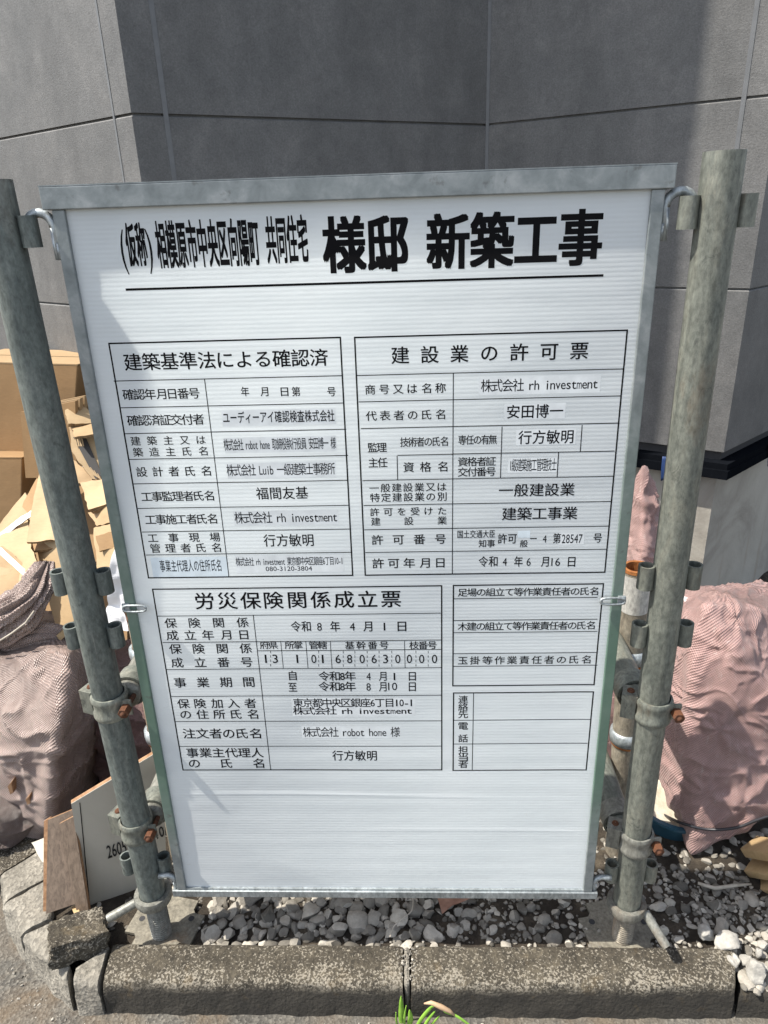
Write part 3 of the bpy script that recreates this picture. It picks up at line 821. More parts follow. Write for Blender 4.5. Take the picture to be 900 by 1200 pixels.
put(mb, '事業主代理人の住所氏名', 187.3, 259, 663.6, 13, .014, 662.8)
put(mb, '株式会社 rh investment 東京都中央区銀座6丁目10-1', 276.5, 402, 658.6, 9.5, B, 657.2); put(mb, '080-3120-3804', 311.3, 365.7, 666.2, 6.5, B)
print_on_panel(mb, 'permit_table'); sticker(176, 653.5, 268, 676, M['sticker_blue'])
sticker(259, 481, 394, 497, M['sticker']); sticker(262, 513, 394.5, 528.5, M['sticker']); sticker(265, 543, 394, 558.5, M['sticker']); sticker(273, 599, 397, 614.5, M['sticker'])
sticker(275, 651.5, 403.5, 670, M['sticker'])

mb = MB()
rect(mb, (414.8, 396), (735.2, 386.4), (708.4, 671.2), (428.8, 673.2))
H(mb, 418, 440, 730.4, 432.4); H(mb, 420.4, 470, 728, 464.8); H(mb, 422.8, 501.6, 726, 496.4); H(mb, 424.8, 562.8, 718.8, 558.4)
H(mb, 426, 592.4, 716.8, 587.2); H(mb, 426.8, 620, 713.6, 617.2); H(mb, 428, 646, 711.2, 644.8)
H(mb, 466, 534, 530.8, 532); H(mb, 531, 531.8, 720, 528.8)
V(mb, 531.2, 437.6, 530, 672); V(mb, 465.8, 534, 465.5, 562); V(mb, 588, 500, 586.8, 560); V(mb, 682, 498, 680, 528.8); V(mb, 653.6, 530, 653.6, 559)
spread(mb, '建設業の許可票', 459.2, 688.8, 417.2, 19, .014, 411)
spread(mb, '商号又は名称', 428, 522, 456.6, 11, B, 455); put(mb, '株式会社 rh investment', 564, 700.8, 452, 14, B, 449.8)
spread(mb, '代表者の氏名', 429.2, 522, 487.4, 11, B, 486); put(mb, '安田博一', 594, 660, 482.8, 15, B, 481.8)
spread(mb, '監理', 431.2, 452.8, 524.6, 11, B); spread(mb, '主任', 432, 453.6, 542.4, 11, B)
spread(mb, '技術者の氏名', 469.2, 525.2, 518.4, 10.5, B, 517.4); spread(mb, '専任の有無', 537.2, 582, 516, 10.5, B, 515.2)
put(mb, '行方敏明', 607.2, 672, 513, 15, B, 511.8)
spread(mb, '資格名', 472.8, 524.8, 548, 11, B, 547); spread(mb, '資格者証', 536.8, 580.8, 541.5, 10, B, 540.9); spread(mb, '交付番号', 536.8, 580.8, 553.5, 10, B, 552.9)
put(mb, '1級建築施工管理技士', 597, 652, 545, 14, B)
spread(mb, '一般建設業又は', 433.2, 523.2, 572.2, 9.5, B, 571); spread(mb, '特定建設業の別', 434, 523.2, 583.4, 9.5, B, 582.2)
spread(mb, '一般建設業', 585.2, 672.8, 575, 14, B, 573.8)
spread(mb, '許可を受けた', 434, 523.2, 600, 9, B, 599.2); spread(mb, '建設業', 435.2, 523.2, 611.2, 9, B, 610.4); spread(mb, '建築工事業', 588.8, 676, 602.4, 14, B, 601.6)
spread(mb, '許可番号', 436, 522.4, 632.7, 11, B, 632.1)
put(mb, '国土交通大臣', 536, 580, 626, 8.5, B); put(mb, '知事', 560.8, 580, 637, 8.5, B)
put(mb, '許可', 583.2, 605.6, 631.4, 11, B); put(mb, '般', 609.2, 618.4, 637.2, 8, B); put(mb, '－', 621, 629, 631.2, 11, B)
put(mb, '4', 636, 640.5, 631.2, 11, B); put(mb, '第', 648, 657.2, 631, 11, B); put(mb, '28547', 658.4, 682.4, 631, 13, B); put(mb, '号', 695.2, 705.2, 630.4, 10.5, B)
spread(mb, '許可年月日', 436.8, 522.4, 660.4, 11, B, 659.6)
for s, a, b in (('令和', 560.8, 583.2), ('4', 589, 594), ('年', 602.4, 612.6), ('6', 617, 622), ('月', 634, 643.2), ('16', 646, 656.4), ('日', 665.4, 674.2)): put(mb, s, a, b, 658.2, 11.5, .014)
print_on_panel(mb, 'licence_table')
sticker(561, 442.5, 703, 460, M['sticker']); sticker(591, 473.5, 662, 490.5, M['sticker']); sticker(605, 503.5, 674, 520.5, M['sticker']); sticker(607, 622, 621, 630, M['sticker_blue']); sticker(655.5, 624, 684, 638, M['sticker'])
sticker(595.5, 537, 652.2, 553, M['sticker'])

mb = MB()
rect(mb, (177.7, 691.4), (516.5, 685.6), (518.6, 902.3), (215.5, 902.3))
H(mb, 184.7, 721.8, 516.5, 718.5); H(mb, 190.8, 753, 517, 749.8); H(mb, 195, 785.5, 517, 781.4); H(mb, 200.3, 817.2, 517.3, 813.5); H(mb, 204.4, 846.8, 517.7, 843.5); H(mb, 209.8, 876, 518, 873)
V(mb, 297, 721, 317, 902.3); H(mb, 301.2, 762.6, 517, 760.8)
for u, t in ((329.8, .001), (359, .001), (387.4, .001), (473.7, .001)): V(mb, u, 751, u+1.3, 783, t)
for u in (317, 373.4, 402.2, 415.8, 430.2, 444.1, 459, 487.3, 501.7):
    for k in range(4): V(mb, u, 762.5+k*5.2, u+.1, 765.4+k*5.2, .0009)
spread(mb, '労災保険関係成立票', 228.7, 469.2, 705.2, 18.5, .014, 701.6)
spread(mb, '保険関係', 193.7, 290.8, 730.4, 11, B, 729.4); spread(mb, '成立年月日', 195.4, 292.4, 744.8, 11, B, 743.8)
for s, a, b in (('令和', 340.9, 364.4), ('8', 371.6, 377.2), ('年', 387, 398.5), ('4', 409.8, 416), ('月', 425.6, 436.3), ('1', 449, 452), ('日', 465.8, 476.2)): put(mb, s, a, b, 734, 11.5, .014)
spread(mb, '保険関係', 199, 294.5, 760.9, 11, B, 759.9); spread(mb, '成立番号', 201, 295.7, 776.9, 11, B, 775.9)
for s, a, b in (('府県', 304.7, 325.3), ('所掌', 334, 354.5), ('管轄', 362.3, 382.9), ('枝番号', 480, 511.6), ('基幹番号', 404.7, 455.2)): spread(mb, s, a, b, 756.2, 8.5, B)
for s, a, b in (('1', 309.8, 313), ('3', 319.3, 325.6), ('1', 346.8, 350), ('0', 364.8, 370.8), ('1', 376.6, 379.8), ('6', 393, 399.4), ('8', 406.6, 412.8), ('0', 421.3, 427.5), ('6', 435.3, 441.5), ('3', 448.8, 454.8), ('0', 463, 469.3), ('0', 476.6, 482.9), ('0', 491, 497.3), ('0', 506, 512.4)): put(mb, s, a, b, 771.8, 12.5, .02)
spread(mb, '事業期間', 204.4, 298.2, 800.4, 11, B, 799.4)
put(mb, '自', 338.4, 347.6, 792, 10.5, B); put(mb, '至', 338, 348, 805.7, 10.5, B)
for vv, d in ((792.4, '4'), (804.6, '8')):
    put(mb, '令和8年', 373.8, 416.6, vv, 10.5, .014); put(mb, d, 429.3, 434.5, vv, 11, .014); put(mb, '月', 443.9, 453, vv, 10.5, B); put(mb, '日', 479, 487.4, vv, 10.5, B)
put(mb, '1', 460.8, 463.6, 792.4, 11, .014); put(mb, '10', 454.8, 465.5, 804, 11, .014)
spread(mb, '保険加入者', 208.5, 299.8, 825, 10.5, B, 824.2); spread(mb, 'の住所氏名', 211, 302.7, 837.8, 10.5, B, 837)
put(mb, '東京都中央区銀座6丁目10-1', 343.8, 484.8, 823.6, 9.8, B); put(mb, '株式会社 rh investment', 343.8, 482.8, 833, 8.6, B)
spread(mb, '注文者の氏名', 214.7, 306, 860.4, 11, B, 859.6); put(mb, '株式会社 robot home 様', 355.3, 468.4, 858, 11, .02)
spread(mb, '事業主代理人', 218.8, 308, 883, 10.5, B, 882.2); spread(mb, 'の氏名', 220.9, 309.7, 895.2, 10.5, B, 894.6); put(mb, '行方敏明', 389.4, 441.7, 885.5, 11, B)
print_on_panel(mb, 'insurance_table')
sticker(341, 818, 487, 838.5, M['sticker']); sticker(353, 851, 470, 865, M['sticker'])

mb = MB()
rect(mb, (530.7, 685.2), (706.7, 684.9), (696.3, 803), (531.2, 803))
for va, vb in ((700.9, 700.7), (726.4, 726.2), (740.6, 740.4), (765.3, 765.1), (780.3, 780.1)): H(mb, 531, va, 700, vb)
# long rules end on the right border
spread(mb, '足場の組立て等作業責任者の氏名', 536.8, 701.3, 693.6, 9, B); spread(mb, '木建の組立て等作業責任者の氏名', 536.8, 697.3, 733.6, 9, B); spread(mb, '玉掛等作業責任者の氏名', 536.8, 692.5, 773.6, 9, B)
print_on_panel(mb, 'foreman_table')
mb = MB()
rect(mb, (531.2, 811.3), (695.5, 811.3), (686.7, 902.5), (531.2, 902.5)); V(mb, 554.1, 811.3, 554.1, 902.5); H(mb, 531, 843.5, 692, 843.3); H(mb, 531, 871.5, 688.5, 871.3)
for ch, v in (('連', 819.7), ('絡', 828.5), ('先', 837), ('電', 850.5), ('話', 865.2), ('担', 878.8), ('当', 887.4), ('者', 895.5)): put(mb, ch, 537, 548.5, v, 8.6, B)
print_on_panel(mb, 'contact_table')

# hooks and clips of the frame
def bl(u, v, y): x, z = bpx(u, v, y); return Vector((x, y, z))
for s in (-1, 1):
    x = s*.384
    arc = [(x, 0.004, -.086), (x, .004, -.047)]
    for k in range(0, 9):
        a = math.pi*k/8*.92; arc.append((x+s*(.0175-.0175*math.cos(a)), .004, -.047+.018*math.sin(a)))
    arc.append((x+s*.035, .004, -.062))
    o = MB().tube(arc, .0058, 14).build('hanging_hook', M['hook'], sign, smooth=True)
    MB().tube([(x-s*.003, .000, -.066), (x-s*.003, .000, -.085)], .0035, 8).build('weld_bead', M['hook'], o, smooth=True)
    z = -1.163
    arc = [(s*.380, .002, z-.012), (s*.385, .002, z-.012)]
    arc = [(s*.384, .002, z-.022), (s*.384, .002, z-.006)]
    for k in range(0, 9):
        a = math.pi*k/8*.6; arc.append((s*.384+s*(.013-.013*math.cos(a)), .002, z-.006+.012*math.sin(a)))
    arc.append((s*.413, .002, z+.004))
    MB().tube(arc, .005, 12).build('lower_hook', M['hook'], sign, smooth=True)
    # wire clip at mid height
    z = -.592 if s < 0 else -.5885
    cx = s*.3635
    mb = MB(); loop = []
    for k in range(20):
        a = 2*math.pi*k/19
        loop.append((cx + max(-.012, min(.012, .019*math.cos(a))) + .006*math.cos(a), -.0095, z+.0055*math.sin(a)))
    mb.tube(loop, .0019, 8)
    mb.build('spring_clip', M['hook'], sign, smooth=True)
    MB().box(min(cx+s*.008, cx+s*.020), max(cx+s*.008, cx+s*.020), -.0085, -.004, z-.007, z+.007, bev=.0012).build('clip_bracket', M['hook'], sign)

# ------------------------------------------------------------------ scaffold posts
PR = .0243
def post(name, label, x, y, z0, z1, pockets, m, lean=(0, 0), jackside=-1, group='galvanised scaffold posts holding the board', collar=.17, gz=.058):
    t = thing(name, label, 'scaffold post', (x, y, 0), (lean[0], lean[1], 0), group)
    mb = MB()
    nz_ = 60; prof = [(PR-.003, z0), (PR, z0)]+[(PR, z0+(z1-z0)*k/nz_) for k in range(1, nz_+1)]+[(PR-.003, z1), (PR-.003, z1-.12), (0.001, z1-.12)]
    mb.lathe(prof, 40); mb.build('tube', m, t, auto=50)
    for z in pockets:
        for s in (-1, 1):
            mb = MB(); cx = s*(PR+.0105)
            mb.lathe([(.0120, -.019), (.0120, .019), (.0092, .019), (.0092, -.019)], 24, Matrix.Translation((cx, 0, z)), close=True)
            o = mb.build('pocket', m, t, auto=40)
    # screw jack: threaded spindle, collar with handle, base plate
    mb = MB(); pr = []
    zb = gz+.006; n = int((z0+.01-zb)/.0052)
    for k in range(n): pr += [(.0160, zb+k*.0052), (.0166, zb+(k+.2)*.0052), (.0195, zb+(k+.5)*.0052), (.0195, zb+(k+.7)*.0052)]
    mb.lathe(pr, 28); sj = mb.build('screw_jack', M['galv'] if jackside < 0 else M['poleR'], t, auto=30)
    mb = MB(); zc = collar
    mb.lathe([(PR+.001, zc-.010), (.033, zc-.010), (.035, zc-.004), (.035, zc+.006), (.0335, zc+.010), (PR+.001, zc+.010)], 36)
    o = mb.build('collar_nut', M['galv'], sj, auto=40)
    mb = MB()
    a = Vector((jackside*.03, -.014, zc-.004)); b_ = Vector((jackside*.078, -.036, zc-.018)) if jackside < 0 else Vector((.058, -.060, zc-.034))
    mb.tube([a, a.lerp(b_, .9), b_], [.0085, .0085, .0075], 14); mb.build('handle', M['galv'], sj, auto=40)
    mb = MB(); bm = bmesh.new(); bmesh.ops.create_cube(bm, size=1)
    for v in bm.verts: v.co = Vector((v.co.x*.14, v.co.y*.12, v.co.z*.006))
    bmesh.ops.bevel(bm, geom=[e for e in bm.edges if abs((e.verts[0].co-e.verts[1].co).z) > .003], offset=.028, segments=5, affect='EDGES')
    mb.bm(bm, Matrix.Translation((0, .02, gz+.004)) @ Matrix.Rotation(.2*jackside, 4, 'Z')); mb.build('base_plate', M['plate'], sj)
    for sx_ in (-1, 1): MB().lathe([(.0, .0), (.006, .0)], 16, Matrix.Translation((sx_*.050, .03, gz+.0075))).build('plate_hole', M['dark'], sj)
    return t
post('scaffold_post', 'blue-grey galvanised scaffold post at the left side of the board, with screw jack foot', -.4385, -.003, .155, 1.404, (1.343, .842, .745, .250), M['poleL'], (0, R(-.35)), -1, collar=.168)
post('scaffold_post', 'olive-grey galvanised scaffold post at the right side of the board, with screw jack foot', .4520, -.005, .140, 1.405, (1.339, .838, .738, .236), M['pole'], (0, R(-.3)), 1, collar=.152)

# rear posts and cross tubes
def plain_tube(name, label, a, b, m, cat='pipe', rim=None, group=None, r=PR, plug=False):
    a, b = Vector(a), Vector(b); d = (b-a); Lh = d.length
    t = thing(name, label, cat, a, d.to_track_quat('Z', 'Y').to_euler(), group)
    n = 24; prof = ([(.001, .002), (r-.003, .002)] if plug else [(r-.003, 0.12), (r-.003, 0)])+[(r, 0 if not plug else .005)]+[(r, Lh*k/n) for k in range(1, n+1)]+[(r-.003, Lh), (r-.003, Lh-.12), (.001, Lh-.12)]
    MB().lathe(prof, 32).build('tube', m, t, auto=50)
    if rim:
        MB().lathe([(r-.0045, Lh-.06), (r-.0045, Lh+.0015), (r+.0012, Lh+.0015), (r+.0012, Lh-.005), (r, Lh-.005)], 32).build('rusty_rim', rim, t, auto=40)
    return t
rp = plain_tube('rear_post', 'brown steel pipe with a rusty open top, standing behind the right post', (.497, .20, .05), (.470, .20, .748), M['poleR'], rim=M['rust_bright'], group='rear scaffold pipes')
MB().lathe([(PR+.0006, .612), (PR+.0006, .688)], 32).build('pale_top', M['poleW'], rp, smooth=True)  # paler tone round the upper part of the brown pipe
plain_tube('rear_post', 'brown steel pipe behind the left edge of the board, mostly hidden', (-.462, .20, .05), (-.455, .20, .66), M['poleR'], rim=M['rust'], group='rear scaffold pipes')
for x, z, lab in ((-.4225, .6115, 'short upper cross pipe running back from the left post'), (-.424, .340, 'short lower cross pipe running back from the left post'), (.432, .597, 'short upper cross pipe running back from the right post'), (.433, .3125, 'short lower cross pipe running back from the right post')):
    s = 1 if x > 0 else -1
    plain_tube('cross_pipe', lab, (x, .014, z), (x+s*.004, .30, z), M['pole'] if s > 0 else M['galv'], group='cross pipes between front and rear posts', r=.0235, plug=True)

def clamp(x, y, z, label, m, name='pipe_clamp', side=1, bolt=True, rot=0):
    t = thing(name, label, 'pipe clamp', (x, y, z), (0, 0, rot), 'steel pipe clamps')
    mb = MB(); r = PR+.001
    mb.lathe([(r, -.021), (r+.003, -.021), (r+.0045, -.017), (r+.0045, -.012), (r+.0022, -.006), (r+.0022, .006), (r+.0045, .012), (r+.0045, .017), (r+.003, .021), (r, .021)], 40)
    mb.build('band', m, t, auto=50)
    # hinge bracket on the left, a folded plate with an open side
    mb = MB(); Mx = Matrix.Rotation(R(-20), 4, 'Z')
    mb.box(-.046, -.026, -.016, -.013, -.021, .021, Mx); mb.box(-.046, -.024, .010, .013, -.021, .021, Mx); mb.box(-.0485, -.046, -.016, .013, -.021, .021, Mx)
    mb.box(-.0485, -.024, -.016, .013, .021, .0235, Mx)
    hb = mb.build('hinge_bracket', m, t)
    mb = MB(); mb.lathe([(.001, .0265), (.005, .0265), (.006, .0245), (.006, .0235)], 14, Mx @ Matrix.Translation((-.036, -.002, 0))); mb.build('pin', M['rust'], hb)
    if bolt:
        mb = MB(); mb.box(.024, .040, -.014, -.010, -.014, .014, None); mb.build('lug', m, t)
        mb = MB(); mb.tube([(.032, -.034, 0.0), (.032, .03, 0)], .0045, 12); bo = mb.build('bolt', M['rust'], t, smooth=True)
        mb = MB(); mb.lathe([(.0005, -.010), (.0085, -.010), (.0095, -.006), (.0095, .006), (.0085, .009), (.0005, .009)], 6, Matrix.Translation((.032, -.022, 0)) @ Matrix.Rotation(R(90), 4, 'X')); mb.build('nut', M['rust'], bo)
    # second band gripping the cross pipe
    mb = MB(); Mx = Matrix.Translation((.018*(-1 if x > 0 else 1), .052, -.003)) @ Matrix.Rotation(R(90), 4, 'X')
    mb.lathe([(r-.0005, -.018), (r+.004, -.018), (r+.0045, 0), (r+.004, .018), (r-.0005, .018)], 32, Mx); mb.build('pipe_band', m, t, auto=50)
    return t
clamp(-.4405, -.003, .6145, 'clamp with a rusty nut round the left post, upper', M['pole'])
clamp(-.4420, -.003, .343, 'clamp with a rusty nut round the left post, lower', M['pole'])
clamp(.4500, -.005, .600, 'clamp with a rusty bolt round the right post, upper', M['pole'])
clamp(.4510, -.005, .3155, 'clamp with an orange rusty bolt round the right post, lower', M['galv'])
def ring_clamp(x, y, z, label):
    t = thing('ring_clamp', label, 'pipe clamp', (x, y, z), (0, 0, 0), 'pale ring clamps on the rear pipes')
    MB().lathe([(PR, -.014), (PR+.006, -.012), (PR+.007, 0), (PR+.006, .012), (PR, .014)], 36).build('band', M['hook'], t, smooth=True)
    MB().lathe([(PR, -.019), (PR+.0035, -.019), (PR+.004, -.0145), (PR, -.0142)], 36).build('rust_line', M['rust_bright'], t, smooth=True)
ring_clamp(.4785, .20, .565, 'pale ring clamp on the right rear pipe, upper'); ring_clamp(.486, .20, .372, 'pale ring clamp on the right rear pipe, lower')
ring_clamp(-.457, .20, .580, 'pale ring clamp on the left rear pipe, upper'); ring_clamp(-.459, .20, .385, 'pale ring clamp on the left rear pipe, lower')

# ------------------------------------------------------------------ cardboard
def plane_from(px, deps):
    p = [at(u, v, y) for (u, v), y in zip(px[:3], deps)]
    n = (p[1]-p[0]).cross(p[2]-p[0]).normalized()
    out = list(p)
    for u, v in px[3:]:
        d = ray(u, v); out.append(CAM + d*((p[0]-CAM).dot(n)/d.dot(n)))
    if n.dot(CAM-p[0]) < 0: n = -n
    return out, n
def sheet(name, label, px, deps, m, th=.006, cat='cardboard', bend=.009, seed=0, group=None, edge=None, parent=None):
    """flat piece with the outline px in the photo; deps = depth y of the first three corners"""
    P, n = plane_from(px, deps)
    bm = bmesh.new(); f = bm.faces.new([bm.verts.new(p) for p in P])
    r_ = bmesh.ops.triangulate(bm, faces=[f])
    bmesh.ops.subdivide_edges(bm, edges=bm.edges[:], cuts=7, use_grid_fill=True)
    bd = {v for e in bm.edges if len(e.link_faces) == 1 for v in e.verts}
    for v in bm.verts:
        if v in bd and cat == 'cardboard':                       # torn, dented rims
            w_ = noise.noise_vector(v.co*60+Vector((seed, 3, 0)))*.0035; v.co += w_-n*w_.dot(n)
        v.co += n*bend*noise.fractal(v.co*9+Vector((seed, 0, 0)), 1, 2, 3)
    bm.normal_update()
    r_ = bmesh.ops.extrude_face_region(bm, geom=bm.faces[:])
    for e in r_['geom']:
        if isinstance(e, bmesh.types.BMVert): e.co -= n*th
    o = MB().bm(bm).build(name, m, parent, auto=35)
    if cat == 'cardboard':
        o.data.materials.append(M['card_edge'])
        for f in o.data.polygons:
            if abs(f.normal.dot(n)) < .4: f.material_index = 1
    if label: tag(o, label, cat, group)
    return o, P, n
def carton(name, label, px, deps, depth, m, cat='cardboard box', group=None, top_m=None):
    """a box whose front face has the given photo outline (tl, tr, br, bl)"""
    P, n = plane_from(px, deps)
    t = thing(name, label, cat, (P[2]+P[3])/2, group=group); T0 = Vector(t.location)
    back = [p-n*depth for p in P]
    mb = MB(); mb.add([p-T0 for p in P+back], [(0, 1, 2, 3), (7, 6, 5, 4), (1, 5, 6, 2), (0, 3, 7, 4), (3, 2, 6, 7)]); o = mb.build('body', m, t)
    bv = o.modifiers.new('b', 'BEVEL'); bv.width = .003; bv.segments = 2
    top = [P[0]-T0, P[1]-T0, back[1]-T0, back[0]-T0]; nn = Vector((0, 0, .004))
    mid = [(top[0]+top[3])/2, (top[1]+top[2])/2]
    for q in ([top[0], top[1], mid[1]-Vector((0, .004, 0)), mid[0]-Vector((0, .004, 0))], [mid[0]+Vector((0, .004, 0)), mid[1]+Vector((0, .004, 0)), top[2], top[3]]):
        mb = MB(); mb.add([p+nn*.3 for p in q]+[p+nn*1.3 for p in q], [(0, 1, 2, 3), (7, 6, 5, 4), (0, 4, 5, 1), (1, 5, 6, 2), (2, 6, 7, 3), (3, 7, 4, 0)]); mb.build('flap', top_m or m, t)
    return t, T0, n
GC_ = 'cardboard waste in the left corner'
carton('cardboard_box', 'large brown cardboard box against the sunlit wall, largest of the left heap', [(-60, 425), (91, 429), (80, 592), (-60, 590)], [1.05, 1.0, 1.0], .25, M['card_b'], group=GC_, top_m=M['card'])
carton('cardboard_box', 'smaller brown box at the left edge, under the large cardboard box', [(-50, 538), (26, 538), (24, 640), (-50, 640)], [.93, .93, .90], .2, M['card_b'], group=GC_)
# bundle of folded cartons on end
t = thing('carton_bundle', 'upright bundle of flattened cartons tied with a white band, right of the large box', 'cardboard', at(65, 560, .9), group=GC_); T0 = Vector(t.location)
P, n = plane_from([(24, 483), (88, 470), (90, 560), (30, 560)], [.90, .86, .86])
for k in range(4):
    off = n*(-.016*k) + Vector((.003*k, 0, .004*((k*7) % 3)))
    q = [p+off-T0 for p in P]; mb = MB(); b2 = [p-n*.012 for p in q]
    mb.add(q+b2, [(0, 1, 2, 3), (7, 6, 5, 4), (0, 4, 5, 1), (1, 5, 6, 2), (2, 6, 7, 3), (3, 7, 4, 0)]); mb.build('carton', M['card'] if k else M['card_b'], t)
st = [at(26, 590, .84), at(30, 585, .835), at(42, 578, .83), at(55, 575, .83), at(80, 566, .83), at(116, 530, .83)]
o = MB().tube(st, .004, 8).build('plastic_band', M['plastic']); tag(o, 'white plastic band lying across the cardboard heap', 'strap')
sheet('folded_carton', 'flat carton with fold flaps lying right of the left post, topmost of the heap', [(76, 482), (96, 475), (112, 488), (112, 496), (80, 497)], [.86, .9, .88], M['card_p'], .012, group=GC_, seed=1)
sheet('folded_carton', 'narrow folded carton edge below the topmost carton, behind the frame', [(80, 499), (112, 496), (114, 505), (82, 506)], [.84, .86, .84], M['card'], .012, group=GC_, seed=2)
ob, P, n = sheet('printed_carton', 'flat carton with a black printed panel, between the left post and the frame', [(82, 505), (112, 504), (124, 566), (108, 561), (84, 530)], [.82, .84, .74], M['card_p'], .010, group=GC_, seed=3, bend=.001)
def decal(px, P, n, m, name, parent, off=.0015):
    q = []
    for u, v in px:
        d = ray(u, v); q.append(CAM + d*((P[0]-CAM).dot(n)/d.dot(n)) + n*off)
    return MB().add(q, [tuple(range(len(q)))]).build(name, m, parent)
decal([(86, 513), (101, 513.5), (120, 558), (112, 562)], P, n, M['card_print'], 'black_print', ob, .0035)
for k in range(4):
    decal([(87.5+k*2.6, 515), (89.2+k*2.6, 515), (91.2+k*2.6, 524), (89.4+k*2.6, 524)], P, n, M['card_p'], 'pale_mark', ob, .0045)
for k in range(5):
    decal([(97+k*4.2, 541+k*3.6), (98.3+k*4.2, 541.5+k*3.6), (111+k*2, 558+k*1.2), (109+k*2, 557.5+k*1.2)], P, n, M['card_p'], 'pale_mark', ob, .0045)
sheet('flat_carton', 'pale carton panel under the printed carton, right of the left post', [(82, 535), (108, 557), (106, 565), (88, 566), (80, 566)], [.80, .75, .73], M['card'], .012, group=GC_, seed=4)
sheet('flat_carton', 'open tilted carton panel crossed by the left post, largest flat sheet', [(46, 553), (80, 553), (102, 622), (78, 633), (31, 634.5)], [.80, .80, .62], M['card_p'], .007, group=GC_, seed=5)
sheet('flat_carton', 'carton panel with a fold to the right of the left post, above the twisted flap', [(94, 566), (121, 561), (128, 590), (104, 597)], [.70, .70, .62], M['card_p'], .010, group=GC_, seed=6)
sheet('flat_carton', 'twisted carton flap beside the frame, below the folded panel', [(102, 600), (128, 592), (131, 612), (113, 616)], [.64, .62, .58], M['card'], .010, group=GC_, seed=7)
sheet('flat_carton', 'carton with fine printed lines low beside the frame', [(108, 618), (131, 614), (140, 690), (112, 690)], [.60, .58, .48], M['card_p'], .010, group=GC_, seed=8)
sheet('flat_carton', 'long leaning carton panel above the brown sack, left of the post', [(40, 640), (68, 626), (100, 735), (92, 760), (70, 752)], [.62, .60, .46], M['card_p'], .010, group=GC_, seed=9)
sheet('flat_carton', 'wide sunlit carton sheet at the left edge, above the sack', [(-20, 632), (32, 606), (36, 640), (46, 664), (0, 700), (-40, 720)], [.66, .70, .60], M['card_p'], .008, group=GC_, seed=10)
sheet('flat_carton', 'small pointed carton corner resting on the wide sheet at the left edge', [(-10, 626), (29, 577), (40, 604), (0, 634)], [.74, .80, .74], M['card_p'], .008, group=GC_, seed=11)
ob, P, n = sheet('taped_carton', 'carton with brown and clear packing tape at the lower left edge', [(-20, 648), (4, 640), (44, 675), (28, 688), (-10, 705)], [.58, .60, .52], M['card'], .008, group=GC_, seed=12)
decal([(-6, 645), (2, 643), (40, 678), (34, 681)], P, n, M['plastic'], 'clear_tape', ob, .006)
sheet('carton_strip', 'white edged carton strip lying on the wide sheet', [(-10, 632), (38, 596), (38, 604), (-10, 641)], [.66, .69, .68], M['plastic'], .004, group=GC_, seed=13)
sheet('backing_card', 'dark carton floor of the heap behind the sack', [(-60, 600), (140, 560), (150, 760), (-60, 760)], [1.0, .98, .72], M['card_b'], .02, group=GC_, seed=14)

for k, (px, deps, m_, lab) in enumerate([
    ([(84, 500), (118, 497), (121, 507), (88, 513)], [.85, .86, .80], 'card', 'thin carton edge in the gap above the printed carton'),
    ([(98, 560), (126, 552), (129, 563), (103, 573)], [.78, .76, .72], 'card_p', 'bent carton strip just below the printed carton'),
    ([(100, 585), (131, 576), (134, 586), (106, 600)], [.68, .66, .62], 'card', 'carton strip with a curled edge above the twisted flap'),
    ([(112, 628), (136, 622), (138, 640), (116, 646)], [.57, .56, .54], 'card_b', 'small brown carton scrap beside the frame, above the white film'),
    ([(24, 592), (44, 560), (52, 566), (34, 604)], [.78, .80, .76], 'card_b', 'brown carton scrap standing behind the largest flat sheet'),
    ([(-10, 664), (20, 668), (30, 690), (-12, 694)], [.54, .54, .50], 'card_p', 'carton corner lying on the tape at the lower left edge'),
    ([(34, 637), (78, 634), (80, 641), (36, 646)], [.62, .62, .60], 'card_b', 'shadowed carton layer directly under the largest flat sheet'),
    ([(92, 690), (112, 684), (118, 735), (104, 742)], [.46, .46, .42], 'card', 'carton piece between the long leaning panel and the left post')]):
    sheet('carton_scrap', lab, px, deps, M[m_], .007, group=GC_, seed=30+k, bend=.006)
# creases on the long leaning panel and print on the low carton
for (ua, va, ub, vb) in ((46, 668, 78, 652), (47, 674, 80, 658), (52, 690, 84, 676)):
    pa, pb = at(ua, va, .555), at(ub, vb, .565)
# white plastic film hanging behind the left post
def crumple(name, label, pts, w, m, cat, seed=1, amp=.012, th=.001):
    pts = [Vector(p) for p in pts]; nu, nv = 14, 40; vs = []
    for j in range(nv+1):
        t = j/nv*(len(pts)-1); i = min(int(t), len(pts)-2); p = pts[i].lerp(pts[i+1], t-i); ww = w[i]+(w[i+1]-w[i])*(t-i)
        for k in range(nu+1):
            s = k/nu-.5
            q = p + Vector((s*ww, 0, 0)); nn_ = noise.noise_vector(q*45+Vector((seed, 0, 0))); n2 = noise.noise_vector(q*18+Vector((seed, 5, 0)))
            vs.append(q + nn_*amp*.5 + n2*amp)
    fs = [(j*(nu+1)+i, j*(nu+1)+i+1, (j+1)*(nu+1)+i+1, (j+1)*(nu+1)+i) for j in range(nv) for i in range(nu)]
    o = MB().add(vs, fs).build(name, m, smooth=False)
    so = o.modifiers.new('s', 'SOLIDIFY'); so.thickness = th
    return tag(o, label, cat)
crumple('plastic_wrap', 'crumpled white plastic film hanging between the left post and the board', [at(133, 642, .34), at(137, 680, .33), at(136, 712, .32), at(138, 738, .31)], [.012, .03, .045, .05], M['plastic'], 'plastic film', 3, .010)
crumple('plastic_wrap', 'small scrap of white plastic at the top of the pink sack by the right post', [at(800, 703, .50), at(808, 712, .46), at(812, 724, .43)], [.03, .04, .03], M['plastic'], 'plastic film', 8, .012)
